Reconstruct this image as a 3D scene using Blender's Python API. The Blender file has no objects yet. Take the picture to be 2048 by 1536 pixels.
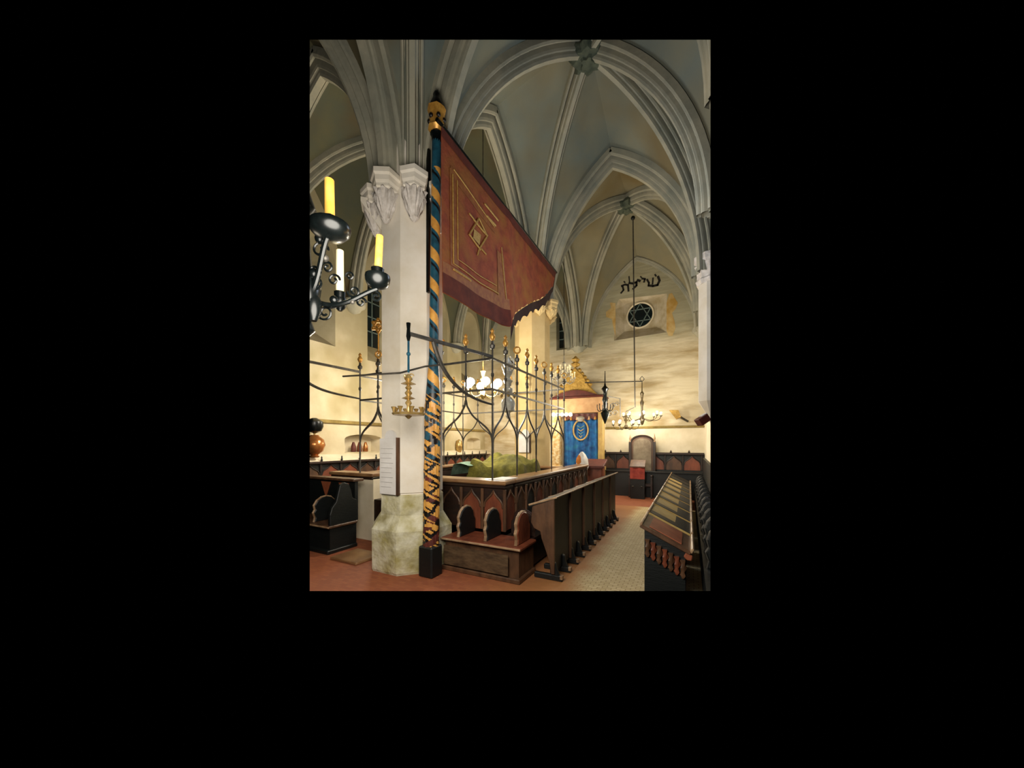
import bpy, bmesh, math, random
from mathutils import Vector, Matrix
from mathutils.geometry import tessellate_polygon
random.seed(7)
sc = bpy.context.scene
COL = sc.collection
PI = math.pi

# ------------------------------------------------------------------ camera model (2048 x 1536 frame)
F, PX0, PY0, EYE = 690.0, 1020.0, 887.0, 2.0
TH = math.atan(0.519)
V = Vector((-math.sin(TH), math.cos(TH), 0)); R = Vector((math.cos(TH), math.sin(TH), 0)); U = Vector((0, 0, 1))
CAM = Vector((0, 0, EYE))
def ray(px, py): return V + R*((px-PX0)/F) + U*((PY0-py)/F)
def W(px, py, z): return CAM + ray(px, py)*z
def onX(px, py, x): d = ray(px, py); return CAM + d*(x/d.x)
def onY(px, py, y): d = ray(px, py); return CAM + d*(y/d.y)
def onZ(px, py, h): d = ray(px, py); return CAM + d*((h-EYE)/d.z)
cam = bpy.data.cameras.new('camera'); camo = bpy.data.objects.new('camera', cam); COL.objects.link(camo)
camo.location = CAM; camo.rotation_euler = (PI/2, 0, TH)
cam.sensor_width = 36; cam.sensor_fit = 'HORIZONTAL'; cam.lens = F/2048*36
cam.shift_x = (1024-PX0)/2048; cam.shift_y = (PY0-768)/2048; cam.clip_start = .05
sc.camera = camo
sc.view_settings.view_transform = 'Standard'
sc.view_settings.look = 'None'

# ------------------------------------------------------------------ materials
def lin(c):
    return tuple((x/12.92 if x <= .04045 else ((x+.055)/1.055)**2.4) for x in [v/255 for v in c])
def newmat(name):
    m = bpy.data.materials.new(name); m.use_nodes = True
    nt = m.node_tree; b = nt.nodes['Principled BSDF']
    return m, nt, b
def mat(name, c1, c2=None, scale=4.0, rough=.7, metal=0.0, bump=0.0, bscale=None, stretch=(1, 1, 1), contrast=(.35, .65), emit=None, spec=.5, c3=None, s3=1.0, t3=(.5, .62)):
    m, nt, b = newmat(name); N = nt.nodes; L = nt.links
    b.inputs['Roughness'].default_value = rough; b.inputs['Metallic'].default_value = metal
    b.inputs['Specular IOR Level'].default_value = spec
    c1 = lin(c1); b.inputs['Base Color'].default_value = (*c1, 1)
    if c2 is not None or bump:
        tc = N.new('ShaderNodeTexCoord'); mp = N.new('ShaderNodeMapping'); mp.inputs['Scale'].default_value = stretch
        L.new(tc.outputs['Object'], mp.inputs['Vector'])
    if c2 is not None:
        no = N.new('ShaderNodeTexNoise'); no.inputs['Scale'].default_value = scale; no.inputs['Detail'].default_value = 6
        no.inputs['Roughness'].default_value = .6
        L.new(mp.outputs[0], no.inputs['Vector'])
        cr = N.new('ShaderNodeValToRGB'); cr.color_ramp.elements[0].position = contrast[0]; cr.color_ramp.elements[1].position = contrast[1]
        cr.color_ramp.elements[0].color = (*c1, 1); cr.color_ramp.elements[1].color = (*lin(c2), 1)
        L.new(no.outputs[0], cr.inputs[0]); out = cr.outputs[0]
        if c3 is not None:
            n3 = N.new('ShaderNodeTexNoise'); n3.inputs['Scale'].default_value = s3; n3.inputs['Detail'].default_value = 3
            L.new(tc.outputs['Object'], n3.inputs['Vector'])
            r3 = N.new('ShaderNodeValToRGB'); r3.color_ramp.elements[0].position = t3[0]; r3.color_ramp.elements[1].position = t3[1]
            L.new(n3.outputs[0], r3.inputs[0])
            mx = N.new('ShaderNodeMix'); mx.data_type = 'RGBA'
            L.new(r3.outputs[0], mx.inputs['Factor']); L.new(out, mx.inputs[6]); mx.inputs[7].default_value = (*lin(c3), 1)
            out = mx.outputs[2]
        L.new(out, b.inputs['Base Color'])
    if bump:
        nb = N.new('ShaderNodeTexNoise'); nb.inputs['Scale'].default_value = bscale or scale*3; nb.inputs['Detail'].default_value = 4
        L.new(mp.outputs[0], nb.inputs['Vector'])
        bp = N.new('ShaderNodeBump'); bp.inputs['Strength'].default_value = bump; bp.inputs['Distance'].default_value = .05
        L.new(nb.outputs[0], bp.inputs['Height']); L.new(bp.outputs[0], b.inputs['Normal'])
    if emit:
        b.inputs['Emission Color'].default_value = (*lin(emit[0]), 1); b.inputs['Emission Strength'].default_value = emit[1]
    return m
M = {}
M['vault'] = mat('vault_plaster', (122, 122, 104), (102, 114, 110), .55, .9, bump=.12, bscale=5, c3=(110, 100, 72), s3=.5, t3=(.48, .72), contrast=(.35, .65))
M['vault_e'] = mat('vault_plaster_beige', (136, 128, 98), (120, 118, 98), .6, .9, bump=.12, bscale=5, c3=(112, 98, 62), s3=.4, t3=(.5, .7))
M['vault_n'] = mat('vault_plaster_olive', (92, 90, 62), (78, 82, 66), .6, .9, bump=.12, bscale=5, c3=(84, 66, 38), s3=.4, t3=(.52, .68), contrast=(.38, .6))  # north bays: their weaker light is put into this darker plaster colour
M['rib'] = mat('rib_stone', (164, 160, 140), (136, 138, 124), 1.6, .85, bump=.15, bscale=9)
M['key'] = mat('keystone_stone', (84, 92, 76), (56, 66, 54), 6, .85, bump=.3)  # stone darkened for the light falling off towards the crown
M['pillar'] = mat('pillar_stone', (228, 222, 210), (212, 202, 182), 1.5, .85, bump=.1, bscale=8)
M['pillar_warm'] = mat('pillar_stone_warm', (214, 190, 138), (196, 170, 116), 1.5, .85, bump=.1, bscale=8)
M['base'] = mat('pillar_base_stone', (206, 202, 178), (160, 150, 96), 3.2, .9, bump=.5, bscale=9, c3=(120, 110, 62), s3=2.4, t3=(.55, .75))
M['capital'] = mat('capital_stone', (222, 216, 210), (190, 182, 172), 9, .85, bump=.35, bscale=16)
M['wall_n'] = mat('north_wall_plaster', (204, 194, 164), (184, 170, 138), 1.1, .92, bump=.15, bscale=4, c3=(140, 126, 74), s3=.5, t3=(.5, .75))
M['wall_e'] = mat('east_wall_plaster', (212, 202, 174), (168, 150, 112), 1.0, .92, bump=.6, bscale=2.0, stretch=(.55, 1, 2.8), contrast=(.42, .66), c3=(164, 140, 92), s3=.8, t3=(.58, .76))
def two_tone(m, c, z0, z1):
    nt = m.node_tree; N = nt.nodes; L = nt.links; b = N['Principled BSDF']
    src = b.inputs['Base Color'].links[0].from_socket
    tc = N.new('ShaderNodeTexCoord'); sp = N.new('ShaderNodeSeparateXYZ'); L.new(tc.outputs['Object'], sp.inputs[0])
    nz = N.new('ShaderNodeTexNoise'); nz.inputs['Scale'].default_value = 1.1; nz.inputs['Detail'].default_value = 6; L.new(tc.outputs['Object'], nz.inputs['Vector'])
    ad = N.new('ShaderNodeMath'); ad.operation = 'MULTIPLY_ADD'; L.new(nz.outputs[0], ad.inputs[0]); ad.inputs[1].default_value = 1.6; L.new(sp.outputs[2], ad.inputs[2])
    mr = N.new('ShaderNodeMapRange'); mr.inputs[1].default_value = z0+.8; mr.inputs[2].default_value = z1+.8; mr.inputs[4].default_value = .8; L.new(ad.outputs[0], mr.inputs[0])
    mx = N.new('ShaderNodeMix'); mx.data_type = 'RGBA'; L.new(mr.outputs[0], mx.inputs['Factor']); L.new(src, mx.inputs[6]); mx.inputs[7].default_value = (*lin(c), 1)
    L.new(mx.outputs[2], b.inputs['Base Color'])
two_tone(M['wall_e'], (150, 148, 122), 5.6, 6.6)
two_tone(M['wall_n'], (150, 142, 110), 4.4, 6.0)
M['white_wall'] = mat('whitewash', (226, 216, 192), (206, 194, 164), 1.4, .9, bump=.1, bscale=5)
M['molding'] = mat('molding_stone', (110, 92, 44), (146, 126, 70), 3, .9)
M['emb'] = mat('embrasure_plaster', (196, 186, 164), (160, 146, 112), 2, .92, bump=.2)
M['stain'] = mat('ochre_stain', (170, 134, 62), (196, 172, 120), 2.6, .95)
M['wood'] = mat('dark_wood', (44, 26, 18), (26, 18, 14), 3, .42, stretch=(1, 1, 6), bump=.12, bscale=14)
M['wood_black'] = mat('black_wood', (10, 15, 14), (6, 10, 10), 3, .5, stretch=(1, 1, 6), bump=.1, bscale=14)
M['wood_worn'] = mat('worn_brown_wood', (92, 72, 50), (58, 44, 30), 5, .5, stretch=(1, 1, 3), bump=.15, bscale=12)
M['wood_red'] = mat('red_brown_wood', (126, 66, 42), (92, 46, 30), 3, .45, stretch=(2, 2, .6), bump=.1, bscale=14)
M['wood_mid'] = mat('brown_wood', (96, 66, 44), (62, 42, 28), 3, .45, stretch=(2, 2, .6), bump=.1, bscale=14)
M['wood_rail'] = mat('polished_rail_wood', (150, 116, 78), (112, 78, 50), 3, .3, stretch=(1, 1, 4))
M['wood_edge'] = mat('pale_lit_edge', (168, 140, 108), (120, 92, 66), 6, .4)  # pale wood; on arms, lids and feet it paints the lit edges
M['wood_gold'] = mat('honey_wood', (196, 168, 100), (168, 138, 80), 4, .5)
M['iron'] = mat('wrought_iron', (78, 74, 66), (54, 52, 48), 12, .45, metal=.3)
M['bronze'] = mat('dark_bronze', (92, 78, 48), (58, 50, 34), 10, .4, metal=.3)
M['iron_black'] = mat('black_iron', (14, 20, 20), (8, 12, 12), 12, .27, metal=.4, spec=.6)
M['gold'] = mat('gilding', (206, 156, 72), (160, 112, 48), 14, .4, metal=.45, emit=((210, 150, 60), .05))
M['brass'] = mat('brass', (206, 178, 116), (150, 118, 62), 10, .25, metal=.55)
M['copper'] = mat('copper', (196, 130, 72), (150, 92, 48), 5, .22, metal=.6)
M['silver'] = mat('silver', (208, 206, 192), (168, 166, 154), 12, .25, metal=.12)
M['candle'] = mat('candle_wax', (240, 190, 92), (222, 160, 60), 8, .5, emit=((240, 180, 80), .25))
M['candle_white'] = mat('white_candle', (250, 240, 200), None, emit=((255, 236, 180), .5))
M['bulb'] = mat('lit_bulb', (255, 246, 226), None, emit=((255, 240, 212), 14))
M['bulb_soft'] = mat('lit_globe', (255, 246, 226), None, emit=((255, 244, 226), 6))
M['red_cloth'] = mat('red_cloth', (150, 60, 46), (120, 42, 34), 6, .85)
M['green_cloth'] = mat('olive_velvet', (128, 122, 44), (84, 82, 30), 5, .9, bump=.5, bscale=7)
M['teal_cloth'] = mat('pale_teal_cloth', (140, 170, 150), (96, 124, 104), 5, .85)
M['banner'] = mat('banner_velvet', (152, 72, 38), (124, 52, 28), 5, .85, bump=.25, bscale=18, c3=(146, 88, 34), s3=2.2, t3=(.45, .7))
M['banner_hem'] = mat('banner_hem', (104, 42, 24), (80, 28, 16), 5, .9)
M['banner_gold'] = mat('banner_gold_embroidery', (150, 94, 42), (128, 66, 32), 11, .7)
M['banner_line'] = mat('gold_thread', (190, 156, 84), (160, 120, 60), 30, .6)
M['fringe'] = mat('dark_fringe', (60, 30, 20), (36, 18, 14), 20, .95)
M['blue'] = mat('blue_velvet', (34, 112, 176), (20, 62, 120), 4, .8, c3=(50, 130, 150), s3=3, t3=(.55, .78))
M['white'] = mat('white_panel', (224, 222, 220), (206, 202, 196), 3, .7)
M['white_gold'] = mat('gilt_white_carving', (236, 222, 178), (196, 150, 70), 9, .6, bump=.6, bscale=12)
M['pink'] = mat('rose_stone', (206, 166, 122), (178, 136, 92), 3, .8)
M['maroon'] = mat('maroon_paint', (96, 38, 26), (70, 26, 20), 5, .6)
M['ochre'] = mat('ochre_gilt_stone', (196, 158, 74), (156, 120, 44), 7, .6, bump=.6, bscale=14)
M['glass_dark'] = mat('night_glass', (14, 28, 32), (6, 14, 18), 3, .15)
M['lead'] = mat('lead_came', (96, 112, 108), None, rough=.5)
M['paint_black'] = mat('black_paint', (26, 22, 18), None, rough=.9)
M['teal_paint'] = mat('teal_paint', (28, 84, 104), (20, 58, 74), 9, .5)
M['gold_paint'] = mat('gold_paint', (214, 160, 76), (190, 132, 58), 9, .5)
M['black_paint'] = mat('black_gloss', (24, 18, 16), (12, 10, 10), 9, .4)
M['mortar'] = mat('dark_recess', (40, 34, 24), None, rough=.95)
M['leather'] = mat('red_leather', (150, 84, 54), (120, 62, 40), 5, .5)

def floor_material():
    m, nt, b = newmat('floor_paving'); N = nt.nodes; L = nt.links
    b.inputs['Roughness'].default_value = .75
    tc = N.new('ShaderNodeTexCoord'); sp = N.new('ShaderNodeSeparateXYZ'); L.new(tc.outputs['Object'], sp.inputs[0])
    nz = N.new('ShaderNodeTexNoise'); nz.inputs['Scale'].default_value = 1.3; nz.inputs['Detail'].default_value = 4; L.new(tc.outputs['Object'], nz.inputs['Vector'])
    bk = N.new('ShaderNodeTexBrick'); bk.inputs['Scale'].default_value = 4.5; bk.inputs['Mortar Size'].default_value = .012
    bk.inputs['Color1'].default_value = (*lin((146, 82, 48)), 1); bk.inputs['Color2'].default_value = (*lin((132, 70, 42)), 1); bk.inputs['Mortar'].default_value = (*lin((122, 74, 46)), 1)
    L.new(tc.outputs['Object'], bk.inputs['Vector'])
    ck = N.new('ShaderNodeTexBrick'); ck.inputs['Scale'].default_value = 4.2; ck.inputs['Mortar Size'].default_value = .025
    ck.inputs['Color1'].default_value = (*lin((196, 178, 136)), 1); ck.inputs['Color2'].default_value = (*lin((178, 158, 114)), 1); ck.inputs['Mortar'].default_value = (*lin((146, 124, 84)), 1)
    L.new(tc.outputs['Object'], ck.inputs['Vector'])
    def math_(op, a, bb):
        n = N.new('ShaderNodeMath'); n.operation = op
        for i, x in enumerate((a, bb)):
            if isinstance(x, (int, float)): n.inputs[i].default_value = x
            else: L.new(x, n.inputs[i])
        return n.outputs[0]
    # ochre dirt over the red brick, towards the aisle
    dx = math_('ADD', sp.outputs[0], math_('MULTIPLY', nz.outputs[0], .5))
    mr = N.new('ShaderNodeMapRange'); mr.inputs[1].default_value = -1.30; mr.inputs[2].default_value = -1.02; L.new(dx, mr.inputs[0])
    my = N.new('ShaderNodeMapRange'); my.inputs[1].default_value = 11.55; my.inputs[2].default_value = 11.65; my.inputs[3].default_value = 1; my.inputs[4].default_value = 0; L.new(sp.outputs[1], my.inputs[0])
    fac = math_('MULTIPLY', mr.outputs[0], my.outputs[0])
    mo = N.new('ShaderNodeMapRange'); mo.inputs[1].default_value = -2.6; mo.inputs[2].default_value = -.9; L.new(dx, mo.inputs[0])
    mixa = N.new('ShaderNodeMix'); mixa.data_type = 'RGBA'; L.new(math_('MULTIPLY', math_('MULTIPLY', mo.outputs[0], my.outputs[0]), .75), mixa.inputs['Factor'])
    L.new(bk.outputs[0], mixa.inputs[6]); mixa.inputs[7].default_value = (*lin((156, 116, 62)), 1)
    mix = N.new('ShaderNodeMix'); mix.data_type = 'RGBA'; L.new(fac, mix.inputs['Factor']); L.new(mixa.outputs[2], mix.inputs[6]); L.new(ck.outputs[0], mix.inputs[7])
    L.new(mix.outputs[2], b.inputs['Base Color'])
    bp = N.new('ShaderNodeBump'); bp.inputs['Strength'].default_value = .3; bp.inputs['Distance'].default_value = .02
    L.new(nz.outputs[0], bp.inputs['Height']); L.new(bp.outputs[0], b.inputs['Normal'])
    return m
M['floor'] = floor_material()

# ------------------------------------------------------------------ mesh builder
class MB:
    def __init__(s): s.v = []; s.f = []; s.mi = []
    def add(s, vs, fs, mi=0):
        o = len(s.v); s.v += [Vector(v) for v in vs]
        for f in fs: s.f.append([i+o for i in f]); s.mi.append(mi)
        return s
    def box(s, x0, x1, y0, y1, z0, z1):
        return s.add([(x, y, z) for x in (x0, x1) for y in (y0, y1) for z in (z0, z1)],
              [(0, 1, 3, 2), (4, 6, 7, 5), (0, 4, 5, 1), (2, 3, 7, 6), (0, 2, 6, 4), (1, 5, 7, 3)])
    def bar(s, a, b, w, h=None, up=U):
        a, b = Vector(a), Vector(b); h = h or w; d = (b-a).normalized()
        r = d.cross(up)
        if r.length < 1e-4: r = d.cross(Vector((1, 0, 0)))
        r.normalize(); u = r.cross(d).normalized()
        vs = [p+r*(i*w/2)+u*(j*h/2) for p in (a, b) for i, j in ((-1, -1), (1, -1), (1, 1), (-1, 1))]
        return s.add(vs, [(3, 2, 1, 0), (4, 5, 6, 7), (0, 1, 5, 4), (1, 2, 6, 5), (2, 3, 7, 6), (3, 0, 4, 7)])
    def prism(s, poly, n, t):
        """polygon of 3D points extruded by n*t"""
        p = [Vector(q) for q in poly]; k = len(p); d = Vector(n)*t
        tri = tessellate_polygon([p])
        s.add(p+[q+d for q in p], [tuple(x) for x in tri]+[tuple(i+k for i in reversed(x)) for x in tri]+[(i, (i+1) % k, (i+1) % k+k, i+k) for i in range(k)])
        return s
    def tube(s, pts, r, n=8, caps=True, closed=False):
        pts = [Vector(p) for p in pts]; k = len(pts); rs = r if isinstance(r, (list, tuple)) else [r]*k
        vs = []; ref = None
        for i, p in enumerate(pts):
            a = pts[i-1] if (i > 0 or closed) else p; b = pts[(i+1) % k] if (i < k-1 or closed) else p
            d = (b-a).normalized()
            if ref is None:
                ref = d.orthogonal().normalized()
            ref = (ref-d*ref.dot(d))
            if ref.length < 1e-5: ref = d.orthogonal()
            ref.normalize(); q = d.cross(ref)
            vs += [p+(ref*math.cos(2*PI*j/n)+q*math.sin(2*PI*j/n))*rs[i] for j in range(n)]
        fs = []
        m = k if closed else k-1
        for i in range(m):
            i2 = (i+1) % k
            fs += [(i*n+j, i*n+(j+1) % n, i2*n+(j+1) % n, i2*n+j) for j in range(n)]
        if caps and not closed: fs += [tuple(range(n-1, -1, -1)), tuple((k-1)*n+j for j in range(n))]
        return s.add(vs, fs)
    def lathe(s, c, prof, n=16, rot=0.0, mod=None):
        c = Vector(c); k = len(prof); vs = []
        for r, z in prof:
            for j in range(n):
                a = 2*PI*j/n+rot; rr = r*(mod(a, z) if mod else 1)
                vs.append(c+Vector((math.cos(a)*rr, math.sin(a)*rr, z)))
        fs = [(i*n+j, i*n+(j+1) % n, (i+1)*n+(j+1) % n, (i+1)*n+j) for i in range(k-1) for j in range(n)]
        fs += [tuple(range(n-1, -1, -1)), tuple((k-1)*n+j for j in range(n))]
        return s.add(vs, fs)
    def ball(s, c, r, n=10, m=7, sc_=(1, 1, 1)):
        c = Vector(c)
        prof = [(max(1e-3, math.sin(PI*i/m))*r, -math.cos(PI*i/m)*r*sc_[2]) for i in range(m+1)]
        return s.lathe(c, prof, n)
    def grid(s, fn, nu, nv, mi=0):
        vs = [fn(i/nu, j/nv) for i in range(nu+1) for j in range(nv+1)]
        w = nv+1
        return s.add(vs, [(i*w+j, (i+1)*w+j, (i+1)*w+j+1, i*w+j+1) for i in range(nu) for j in range(nv)], mi)
    def sweep(s, path, prof, side, normals):
        """profile points (lateral, depth) swept on a path; side = lateral vector, normals[i] = outward depth direction"""
        k = len(prof); vs = []
        for p, nn in zip(path, normals):
            vs += [p+side*a+nn*b for a, b in prof]
        fs = [(i*k+j, i*k+j+1, (i+1)*k+j+1, (i+1)*k+j) for i in range(len(path)-1) for j in range(k-1)]
        return s.add(vs, fs)
    def build(s, name, m, parent=None, smooth=False, bevel=0.0, kind=None, label=None):
        o0 = base(parent)
        me = bpy.data.meshes.new(name); me.from_pydata([v-o0 for v in s.v], [], s.f)
        ms = m if isinstance(m, (list, tuple)) else [m]
        for x in ms: me.materials.append(x)
        if len(ms) > 1: me.polygons.foreach_set('material_index', s.mi)
        bm = bmesh.new(); bm.from_mesh(me)
        bmesh.ops.recalc_face_normals(bm, faces=bm.faces)
        if bevel:
            es = [e for e in bm.edges if len(e.link_faces) == 2 and e.calc_face_angle(0) > .6]
            bmesh.ops.bevel(bm, geom=es, offset=bevel, segments=1, affect='EDGES', clamp_overlap=True)
        bm.to_mesh(me); bm.free()
        if smooth:
            me.polygons.foreach_set('use_smooth', [True]*len(me.polygons))
            me.set_sharp_from_angle(angle=math.radians(42))
        me.update()
        o = bpy.data.objects.new(name, me); COL.objects.link(o)
        if parent: o.parent = parent
        if kind: o['kind'] = kind
        if label: o['label'] = label
        return o
def base(p):
    v = Vector((0, 0, 0))
    while p: v = v+p.location; p = p.parent
    return v
def thing(name, label, cat, loc, group=None):
    o = bpy.data.objects.new(name, None); COL.objects.link(o); o.location = loc; o.empty_display_size = .1
    o['label'] = label; o['category'] = cat
    if group: o['group'] = group
    return o
def tag(o, label, cat, group=None):
    o['label'] = label; o['category'] = cat
    if group: o['group'] = group
    return o
def dup(root, loc, label=None):
    r = root.copy(); COL.objects.link(r); r.location = loc
    if label: r['label'] = label
    def rec(src, dst):
        for ch in [c for c in COL.objects if c.parent == src]:
            c = ch.copy(); COL.objects.link(c); c.parent = dst; rec(ch, c)
    rec(root, r)
    return r
def arcpts(c, r, a0, a1, n, ex, ey):
    return [Vector(c)+ex*(r*math.cos(a0+(a1-a0)*i/n))+ey*(r*math.sin(a0+(a1-a0)*i/n)) for i in range(n+1)]
def bez(p0, p1, p2, p3, n=10):
    p0, p1, p2, p3 = map(Vector, (p0, p1, p2, p3))
    return [p0*(1-t)**3+p1*3*t*(1-t)**2+p2*3*t*t*(1-t)+p3*t**3 for t in [i/n for i in range(n+1)]]

# ------------------------------------------------------------------ room shell
XN, XS, YE = -8.9, .5, 14.45
XS_ = [XN, -4.16, XS]; YS_ = [-.6, 4.43, 9.46, YE]
SPR = 6.02; CROWN = 10.15
def half_arc(p, q, offset, top, n=18, spring=SPR):
    """pointed half arch from above p (moved 'offset' towards q) up to q at height top. returns points and inward-down normals"""
    p = Vector((p[0], p[1], 0)); q = Vector((q[0], q[1], 0)); d = (q-p); L = d.length; d.normalize()
    a = L-offset; r = top-spring; Rr = (a*a+r*r)/(2*a); ph1 = math.asin(min(1, r/Rr))
    if r > Rr: ph1 = PI/2
    pts = []; ns = []
    for i in range(n+1):
        ph = ph1*i/n
        x = Rr-Rr*math.cos(ph); z = Rr*math.sin(ph)
        pts.append(p+d*(offset+x)+U*(spring+z)); ns.append((d*math.cos(ph)-U*math.sin(ph)))
    return pts, ns, d
_h = [(-.5, -.12), (-.5, .18), (-.44, .26), (-.37, .26), (-.35, .04), (-.28, .04), (-.27, .40), (-.24, .50), (-.17, .52), (-.16, .64), (-.12, .74)]
PROF = _h+[(-a, b) for a, b in reversed(_h)]
trim_no = [0]
def rib(p, q, off, top, w, dep):
    pts, ns, d = half_arc(p, q, off, top)
    side = d.cross(U).normalized()
    mb = MB(); mb.sweep(pts, [(a*w, b*dep) for a, b in PROF], side, ns)
    trim_no[0] += 1
    return mb.build('trim_%d' % trim_no[0], M['rib'], smooth=False, kind='structure')
webs = MB()
def web(p, mid, boss, off, mtop, offd=None):
    a, _, _ = half_arc(p, mid, off, mtop); b, _, _ = half_arc(p, boss, off if offd is None else offd, CROWN)
    n = len(a)-1
    def fn(u, v):
        i = int(round(u*n)); q = a[i].lerp(b[i], v)
        return q+U*(.10*math.sin(PI*v)*(i/n))+U*.02
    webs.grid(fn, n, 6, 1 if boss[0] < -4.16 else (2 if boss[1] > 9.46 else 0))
OFF = .46
def off_(px): return .46 if abs(px+4.16) < .1 else .24
bosses = []
for i in range(2):
    for j in range(3):
        x0, x1 = XS_[i], XS_[i+1]; y0, y1 = YS_[j], YS_[j+1]
        cx, cy = (x0+x1)/2, (y0+y1)/2; boss = (cx, cy)
        ox = x0 if i == 0 else x1; ix = x1 if i == 0 else x0
        for (px, py) in ((x0, y0), (x0, y1), (x1, y0), (x1, y1)):
            ww = py if False else None
            # transverse side (along X)
            edge = (abs(py-YE) < .01) or (abs(py+.6) < .01)
            if j == 0 and i == 1 and (py < 0 or px == XS): continue
            web((px, py), (cx, py), boss, off_(px), 9.35 if edge else 9.72)
            if px == ix: web((px, py), (px, cy), boss, off_(px), 9.72)
            else: web((px, py), (px, (py+cy)/2), boss, off_(px), 8.9)
            if not (j == 0 and (py < 0 or px == XS)): rib((px, py), boss, off_(px)-.08, CROWN-.02, .33, .40)
        # fifth rib
        for s_ in ((y0, y1) if (j or not i) else ()): web((ox, cy), (ox, (s_+cy)/2), boss, .2, 8.9)
        if j > 0 or i == 0: rib((ox, cy), boss, .12, CROWN-.02, .34, .36)
        if j > 0 and i == 1: bosses.append((boss, i, j))
        # arches
for j in (1, 2):
    for i in range(2):
        x0, x1 = XS_[i], XS_[i+1]; cx = (x0+x1)/2
        for px in (x0, x1):
            if j == 1 and i == 1 and px == XS: continue
            rib((px, YS_[j]), (cx, YS_[j]), off_(px)-.1, 9.72, .46, .42)
for j in range(3):
    cy = (YS_[j]+YS_[j+1])/2
    for py in (YS_[j], YS_[j+1]):
        if py > 0: rib((-4.16, py), (-4.16, cy), OFF-.1, 9.72, .46, .42)
for i in range(2):
    cx = (XS_[i]+XS_[i+1])/2
    for px in (XS_[i], XS_[i+1]): rib((px, YE), (cx, YE), off_(px)-.05, 9.35, .20, .16)
ceil = webs.build('ceiling', [M['vault'], M['vault_n'], M['vault_e']], smooth=True, kind='structure')
for (b, i, j), lb in zip(bosses, ('', '', '', '')):
    where = {(0, 1): 'carved round keystone where ribs meet, hidden beside the near pillar', (0, 2): 'carved keystone where the ribs meet in the far north bay',
             (1, 1): 'dark leaf-carved keystone where the ribs meet at the very top of the vault', (1, 2): 'carved keystone where the ribs meet above the wall with the round window'}[(i, j)]
    t = MB(); t.lathe((b[0], b[1], CROWN-.42), [(.06, 0), (.26, .02), (.34, .12), (.32, .22), (.22, .30), (.2, .44)], 24, mod=lambda a, z: 1+.14*math.sin(8*a))
    o = t.build('keystone', M['key'], smooth=True); tag(o, where, 'keystone', 'vault keystones')
    rs = MB(); rs.lathe((b[0], b[1], CROWN-.46), [(.02, 0), (.12, .0), (.14, .05), (.05, .07)], 16, mod=lambda a, z: 1+.25*math.sin(5*a)); rs.build('rosette', M['key'], o, smooth=True)

def wall(name, P, u0, u1, v0, v1, holes, m, kind='structure'):
    """P(u, v) -> 3D; holes = lists of (u, v)"""
    outer = [Vector((u0, v0, 0)), Vector((u1, v0, 0)), Vector((u1, v1, 0)), Vector((u0, v1, 0))]
    loops = [outer]+[[Vector((a, b, 0)) for a, b in h] for h in holes]
    allv = [p for l in loops for p in l]
    tri = tessellate_polygon(loops)
    mb = MB(); mb.add([P(p.x, p.y) for p in allv], [tuple(t) for t in tri])
    return mb.build(name, m, kind=kind)
def lancet(c, hw, b, s, top, n=6):
    """outline polygon of a lancet: bottom b, spring s, apex top"""
    pts = [(c-hw, b), (c+hw, b)]
    r = top-s
    for i in range(n+1):
        t = i/n; pts.append((c+hw*math.cos(t*PI/2)**.8 if t < 1 else c, s+r*math.sin(t*PI/2)))
    for i in range(1, n+1):
        t = 1-i/n; pts.append((c-hw*math.cos(t*PI/2)**.8, s+r*math.sin(t*PI/2)))
    return pts
def splay(mb, P, outer, inner, depth):
    k = len(outer)
    mb.add([P(a, b) for a, b in outer]+[P(a, b, depth) for a, b in inner], [(i, (i+1) % k, (i+1) % k+k, i+k) for i in range(k)])
PN = lambda u, v, d=0: Vector((XN-d, u, v))
PE = lambda u, v, d=0: Vector((u, YE+d, v))
PS = lambda u, v, d=0: Vector((XS+d, u, v))
# north wall
nholes = []; win_n = [0]
wn_specs = [(5.55, .85, 4.75, 6.9, 8.0, .34, 5.35, 6.9, 7.55), (8.3, .8, 4.6, 6.9, 8.0, .34, 5.3, 6.9, 7.55), (10.75, .75, 4.7, 6.9, 8.0, .3, 5.4, 6.9, 7.5), (13.2, .7, 4.7, 6.9, 8.0, .3, 5.4, 6.9, 7.5)]
for c, hw, b, s_, tp, hw2, b2, s2, t2 in wn_specs: nholes.append(lancet(c, hw, b, s_, tp))
def flat_arch(c, hw, b, s_, tp, n=8):
    return [(c-hw, b), (c+hw, b)]+[(c+hw*math.cos(PI*i/n), s_+(tp-s_)*math.sin(PI*i/n)) for i in range(n+1)]
niche1 = flat_arch(7.38, .68, 1.74, 2.14, 2.28); niche2 = flat_arch(13.5, .55, 1.74, 2.14, 2.26)
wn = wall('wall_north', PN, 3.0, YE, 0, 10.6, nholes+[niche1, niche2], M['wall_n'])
for n_, dp in ((niche1, .5), (niche2, .4)):
    mb = MB(); splay(mb, PN, n_, n_, dp); mb.add([PN(a, b, dp) for a, b in n_], [tuple(range(len(n_)))]); mb.build('niche', M['white_wall'], wn)
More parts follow.
